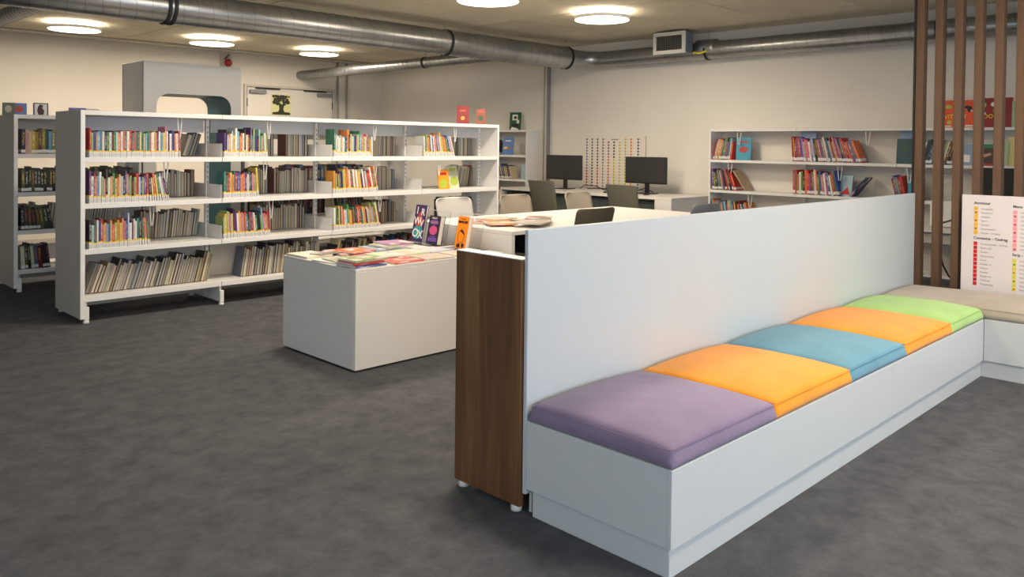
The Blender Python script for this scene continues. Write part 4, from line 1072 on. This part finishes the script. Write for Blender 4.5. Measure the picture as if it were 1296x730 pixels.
# ------------------------------------------------------------------ child desk behind the slats
sd = thing('small_white_table', 'small white table glimpsed between the wooden slats', 'table', (8.0, 2.5, 0))
box('table_top', (7.62, 8.28, 1.95, 2.86, .655, .68), white, sd)
box('apron', (7.66, 8.25, 1.98, 2.83, .555, .654), greyend, sd)
for x in (7.65, 8.24):
    for y in (1.98, 2.82): box('leg', (x-.02, x+.02, y-.02, y+.02, 0, .555), white, sd)
cu = thing('white_cubby', 'white cubby box on the small table behind the slats', 'box', (8.05, 2.4, .681))
for q in ((2.30, 2.32), (2.50, 2.52), (2.02, 2.04)): box('side_panel', (7.95, 8.25, *q, .681, .90), white, cu)
box('top_panel', (7.95, 8.25, 2.02, 2.52, .901, .92), white, cu); box('back_panel', (8.235, 8.25, 2.04, 2.50, .681, .90), apron, cu)
box('door', (7.94, 7.95, 2.31, 2.52, .685, .915), white2, cu)
tag(tube('cable', [(7.80, 2.42, .688), (7.84, 2.38, .73), (7.83, 2.30, .76), (7.75, 2.26, .73), (7.72, 2.24, .688)], .008, black, seg=6), label='thick black cable loop on the small table behind the slats', cat='cable')
tag(tube('cable', [(8.28, 2.55, .48), (8.2, 2.48, .30), (8.1, 2.40, .22), (8.0, 2.28, .15), (7.9, 2.2, .01)], .008, black, seg=6), label='black cable hanging under the small table behind the slats', cat='cable')

# ------------------------------------------------------------------ divider, bench, slats
DV = (2.152, 6.19, 2.066, 2.084)
dv = thing('bench_divider', 'long white divider panel forming the back of the colourful bench', 'divider', (4.2, 2.075, 0))
box('panel', (DV[0], DV[1], DV[2], DV[3], .08, 1.067), mat('cool_white_laminate', (.50, .54, .56), .3), dv)
box('support', (2.19, 2.20, 1.98+.09, 2.083, 0, .08), white, dv); box('support', (5.9, 5.92, 2.068, 2.083, 0, .08), white, dv)
X0, X1, Y0, Y1, ZB, ZT = 2.152, 5.494, 1.426, 2.064, .103, .357
bw = mat('bench_white', (.56, .58, .59), .35)
be = thing('bench', 'long white box bench in front of the divider carrying five cushions', 'bench', ((X0+X1)/2, (Y0+Y1)/2, 0))
seams = [X0, 4.02, X1]
for i in range(2):
    box('front_panel', (seams[i]+(.0 if i == 0 else .0012), seams[i+1]-.0012, Y0, Y0+.018, ZB, ZT), bw, be, bevel=.0012)
box('end_panel', (X0, X0+.018, Y0+.0185, Y1, ZB, ZT), bw, be, bevel=.0012)
box('seat_board', (X0+.019, X1, Y0+.019, Y1, ZT-.02, ZT-.0005), bw, be)
box('plinth', (X0+.015, X1+.012, Y0+.015, Y1-.02, 0, ZB-.001), bw, be)
YE = -1.6
X2 = 6.10
be2 = thing('bench', 'white box bench in front of the wooden slats with a long beige cushion', 'bench', ((X1+X2)/2, 0, 0))
box('front_panel', (X1+.001, X1+.019, YE, Y0-.001, ZB, ZT), bw, be2, bevel=.0012)
box('seat_board', (X1+.02, X2, YE, Y1, ZT-.02, ZT-.0005), bw, be2); box('end_panel', (X1+.02, X2, YE, YE+.018, ZB, ZT-.021), bw, be2)
box('plinth', (X1+.016, X2-.02, YE+.02, Y1, 0, ZB-.001), bw, be2)

def cushion(label, x0, x1, y0, y1, z0, h, m, puff=.026, seed=1, long=False):
    rnd = random.Random(seed)
    t = thing('seat_cushion', label, 'cushion', ((x0+x1)/2, (y0+y1)/2, z0), 0, 'seat cushions on the benches')
    w, d = x1-x0, y1-y0
    nx, ny = (20, 16) if not long else (20, 60)
    r = .026
    bm = bmesh.new()
    ph = [rnd.uniform(0, 6) for _ in range(4)]
    def top(u, v):
        X = w/2*u; Y = d/2*v
        p = (1-abs(u)**4)*(1-abs(v)**4)
        z = h - .010 + .009*((1-u*u)+(1-v*v)) + (puff-.006)*p + .0018*math.sin(5*X/w*6+ph[0])*math.sin(4*Y/d*5+ph[1])*p
        e = 0
        for q, half in ((abs(X), w/2), (abs(Y), d/2)):
            k = max(0, q-(half-r))/r; e = max(e, k) if False else e + 0
            z -= r*(1-math.sqrt(max(0, 1-min(1, k)**2)))*.8
        return Vector((X*(1-.004*math.cos(3*v)), Y, z))
    us = [-1, -.985, -.965, -.94] + [-.9+1.8*i/nx for i in range(nx+1)] + [.94, .965, .985, 1]
    vs_ = [-1, -.985, -.965, -.94] + [-.9+1.8*i/ny for i in range(ny+1)] + [.94, .965, .985, 1]
    G = [[bm.verts.new(top(u, v)) for u in us] for v in vs_]
    for j in range(len(vs_)-1):
        for i in range(len(us)-1): bm.faces.new((G[j][i], G[j][i+1], G[j+1][i+1], G[j+1][i]))
    loop = G[0] + [r_[-1] for r_ in G[1:]] + G[-1][-2::-1] + [r_[0] for r_ in G[-2:0:-1]]
    prev = loop
    for (zf, bul) in ((.72, .006), (.45, .008), (.18, .004), (.04, -.004), (0, -.014)):
        cur = []
        for v in loop:
            n_ = Vector((v.co.x/(w/2), v.co.y/(d/2), 0)); 
            nx_ = Vector((math.copysign(1, n_.x) if abs(n_.x) > .985 else 0, math.copysign(1, n_.y) if abs(n_.y) > .985 else 0, 0))
            if nx_.length > 1: nx_ *= .55
            cur.append(bm.verts.new((v.co.x+nx_.x*bul, v.co.y+nx_.y*bul, v.co.z*zf if zf else 0)))
        for k in range(len(loop)): bm.faces.new((prev[k], cur[k], cur[(k+1) % len(loop)], prev[(k+1) % len(loop)]))
        prev = cur
    bm.faces.new(prev)
    bmesh.ops.recalc_face_normals(bm, faces=bm.faces)
    mesh_obj('pad', bm, m, t, smooth=True)
    # piping seam along the upper edge
    P = []
    rc = .02
    for k in range(0, 41):
        pass
    hw, hd = w/2+.001, d/2+.001; zz = h*.80
    for cxs, cys, a0 in ((1, 1, 0), (-1, 1, 90), (-1, -1, 180), (1, -1, 270)):
        for k in range(4):
            a = math.radians(a0+30*k); P.append((cxs*(hw-rc)+rc*math.cos(a), cys*(hd-rc)+rc*math.sin(a), zz))
    P.append(P[0])
    bm = bmesh.new(); tube_bm(bm, P, .0014, 5, caps=False)
    mesh_obj('piping', bm, m, t, smooth=True)
    return t
cy0, cy1 = Y0+.004, Y1-.012
ch_ = .074
xs_ = [2.16, 2.85, 3.54, 4.20, 4.905, 5.47]
cushion('lilac square cushion at the near end of the bench', xs_[0], xs_[1]-.006, cy0, cy1, ZT, ch_, cushion_cols['lilac'], seed=1)
cushion('orange cushion between the lilac and the blue one', xs_[1], xs_[2]-.006, cy0, cy1, ZT, ch_, cushion_cols['orange'], seed=2)
cushion('blue cushion in the middle of the bench', xs_[2], xs_[3]-.006, cy0, cy1, ZT, ch_, cushion_cols['blue'], seed=3)
cushion('orange cushion between the blue and the green one', xs_[3], xs_[4]-.006, cy0, cy1, ZT, ch_, cushion_cols['orange'], seed=4)
cushion('green cushion at the far end of the bench', xs_[4], xs_[5], cy0, cy1, ZT, ch_, cushion_cols['green'], seed=5)
cushion('long beige cushion on the bench along the wooden slats', 5.500, 6.095, -1.55, 2.05, ZT, ch_, cushion_cols['beige'], seed=6, long=True)

sl = thing('slat_screen', 'tall room divider of vertical wooden slats behind the far bench', 'screen', (6.24, .5, 0))
y = 2.082; i = 0
while y > -1.6:
    box('slat', (6.20, 6.285, y-.049, y, .055, CEIL-.032), slatm, sl, bevel=.0015)
    y -= .1265; i += 1
box('floor_rail', (6.20, 6.275, -1.62, 2.09, 0, .052), slatm, sl); box('ceiling_rail', (6.20, 6.275, -1.62, 2.09, CEIL-.03, CEIL), slatm, sl)
tag(box('trim_1', (6.20, 6.27, 2.086, 2.10, 0, CEIL), blackm), label='narrow black post at the open end of the slat screen', kind='structure')

# information board on the slats
sg = thing('genre_board', 'white board listing book genres with coloured icon squares, leaning on the slats', 'sign', (6.185, 1.2, .44), -PI/2)
# local: x to the right in the picture = world -Y ; u = 1.755 - y_world
bm = bmesh.new(); bm_box(bm, -.555, 1.1, -.004, .010, -.04, .635, .0012); mesh_obj('board', bm, signm, sg)
U0 = -.555
ink = cm('dark_text', (70, 66, 74)); ink2 = cm('grey_text', (140, 130, 134))
def column(u, z, head, n_, m, words):
    text('heading', head, .026, (u, -.0045, z), ink, sg, bold=.0006)
    z -= .030
    for k in range(n_):
        bm = bmesh.new(); bm_box(bm, 0, .023, -.0012, 0, -.012, .012)
        o = mesh_obj('icon_square', bm, m, sg, (u+.002, -.004, z+.0))
        if k % 2: 
            bm = bmesh.new(); bm_box(bm, .007, .016, -.0006, 0, -.004, .005); mesh_obj('icon_print', bm, ink if k % 4 == 1 else redc, o, (0, -.0012, 0))
        text('entry', words[k % len(words)], .0165, (u+.045, -.0045, z-.006), ink2, sg)
        z -= .0275
    return z
W1 = ['Avonturen', 'Detectives', 'Fantasie', 'Sport', 'Griezel', 'Geschiedenis', 'Humor - Grappig']
z = column(U0+.075, .572, 'Avontuur', 7, cm('amber_square', (236, 176, 24)), W1)
z = column(U0+.075, z-.018, 'Comenius - Gedrag', 11, cm('red_square', (204, 20, 30)), ['Communicatie - Gedrag', 'Bouw-stijl', 'Dieren', 'Gebeurtenis', 'Kunst', 'Muziek en', 'Natuur', 'Planten', 'Reizen ver', 'Techniek', 'Vriendschap'])
z = column(U0+.310, .560, 'Mens - Natuur', 10, cm('pink_square', (238, 150, 160)), ['Familie', 'Gezin', 'School', 'Lichaam', 'Voeding', 'Ziek', 'Dood', 'Feest', 'Liefde', 'Werk'])
z = column(U0+.310, z-.018, 'Strip - Tijd', 8, cm('lime_square', (214, 206, 60)), ['Strip', 'Poëzie', 'Kunst', 'Toneel', 'Rijmen', 'Dans', 'Zang', 'Film'])
text('heading', 'Wereld', .026, (U0+.66, -.0045, .55), ink, sg, bold=.0006)
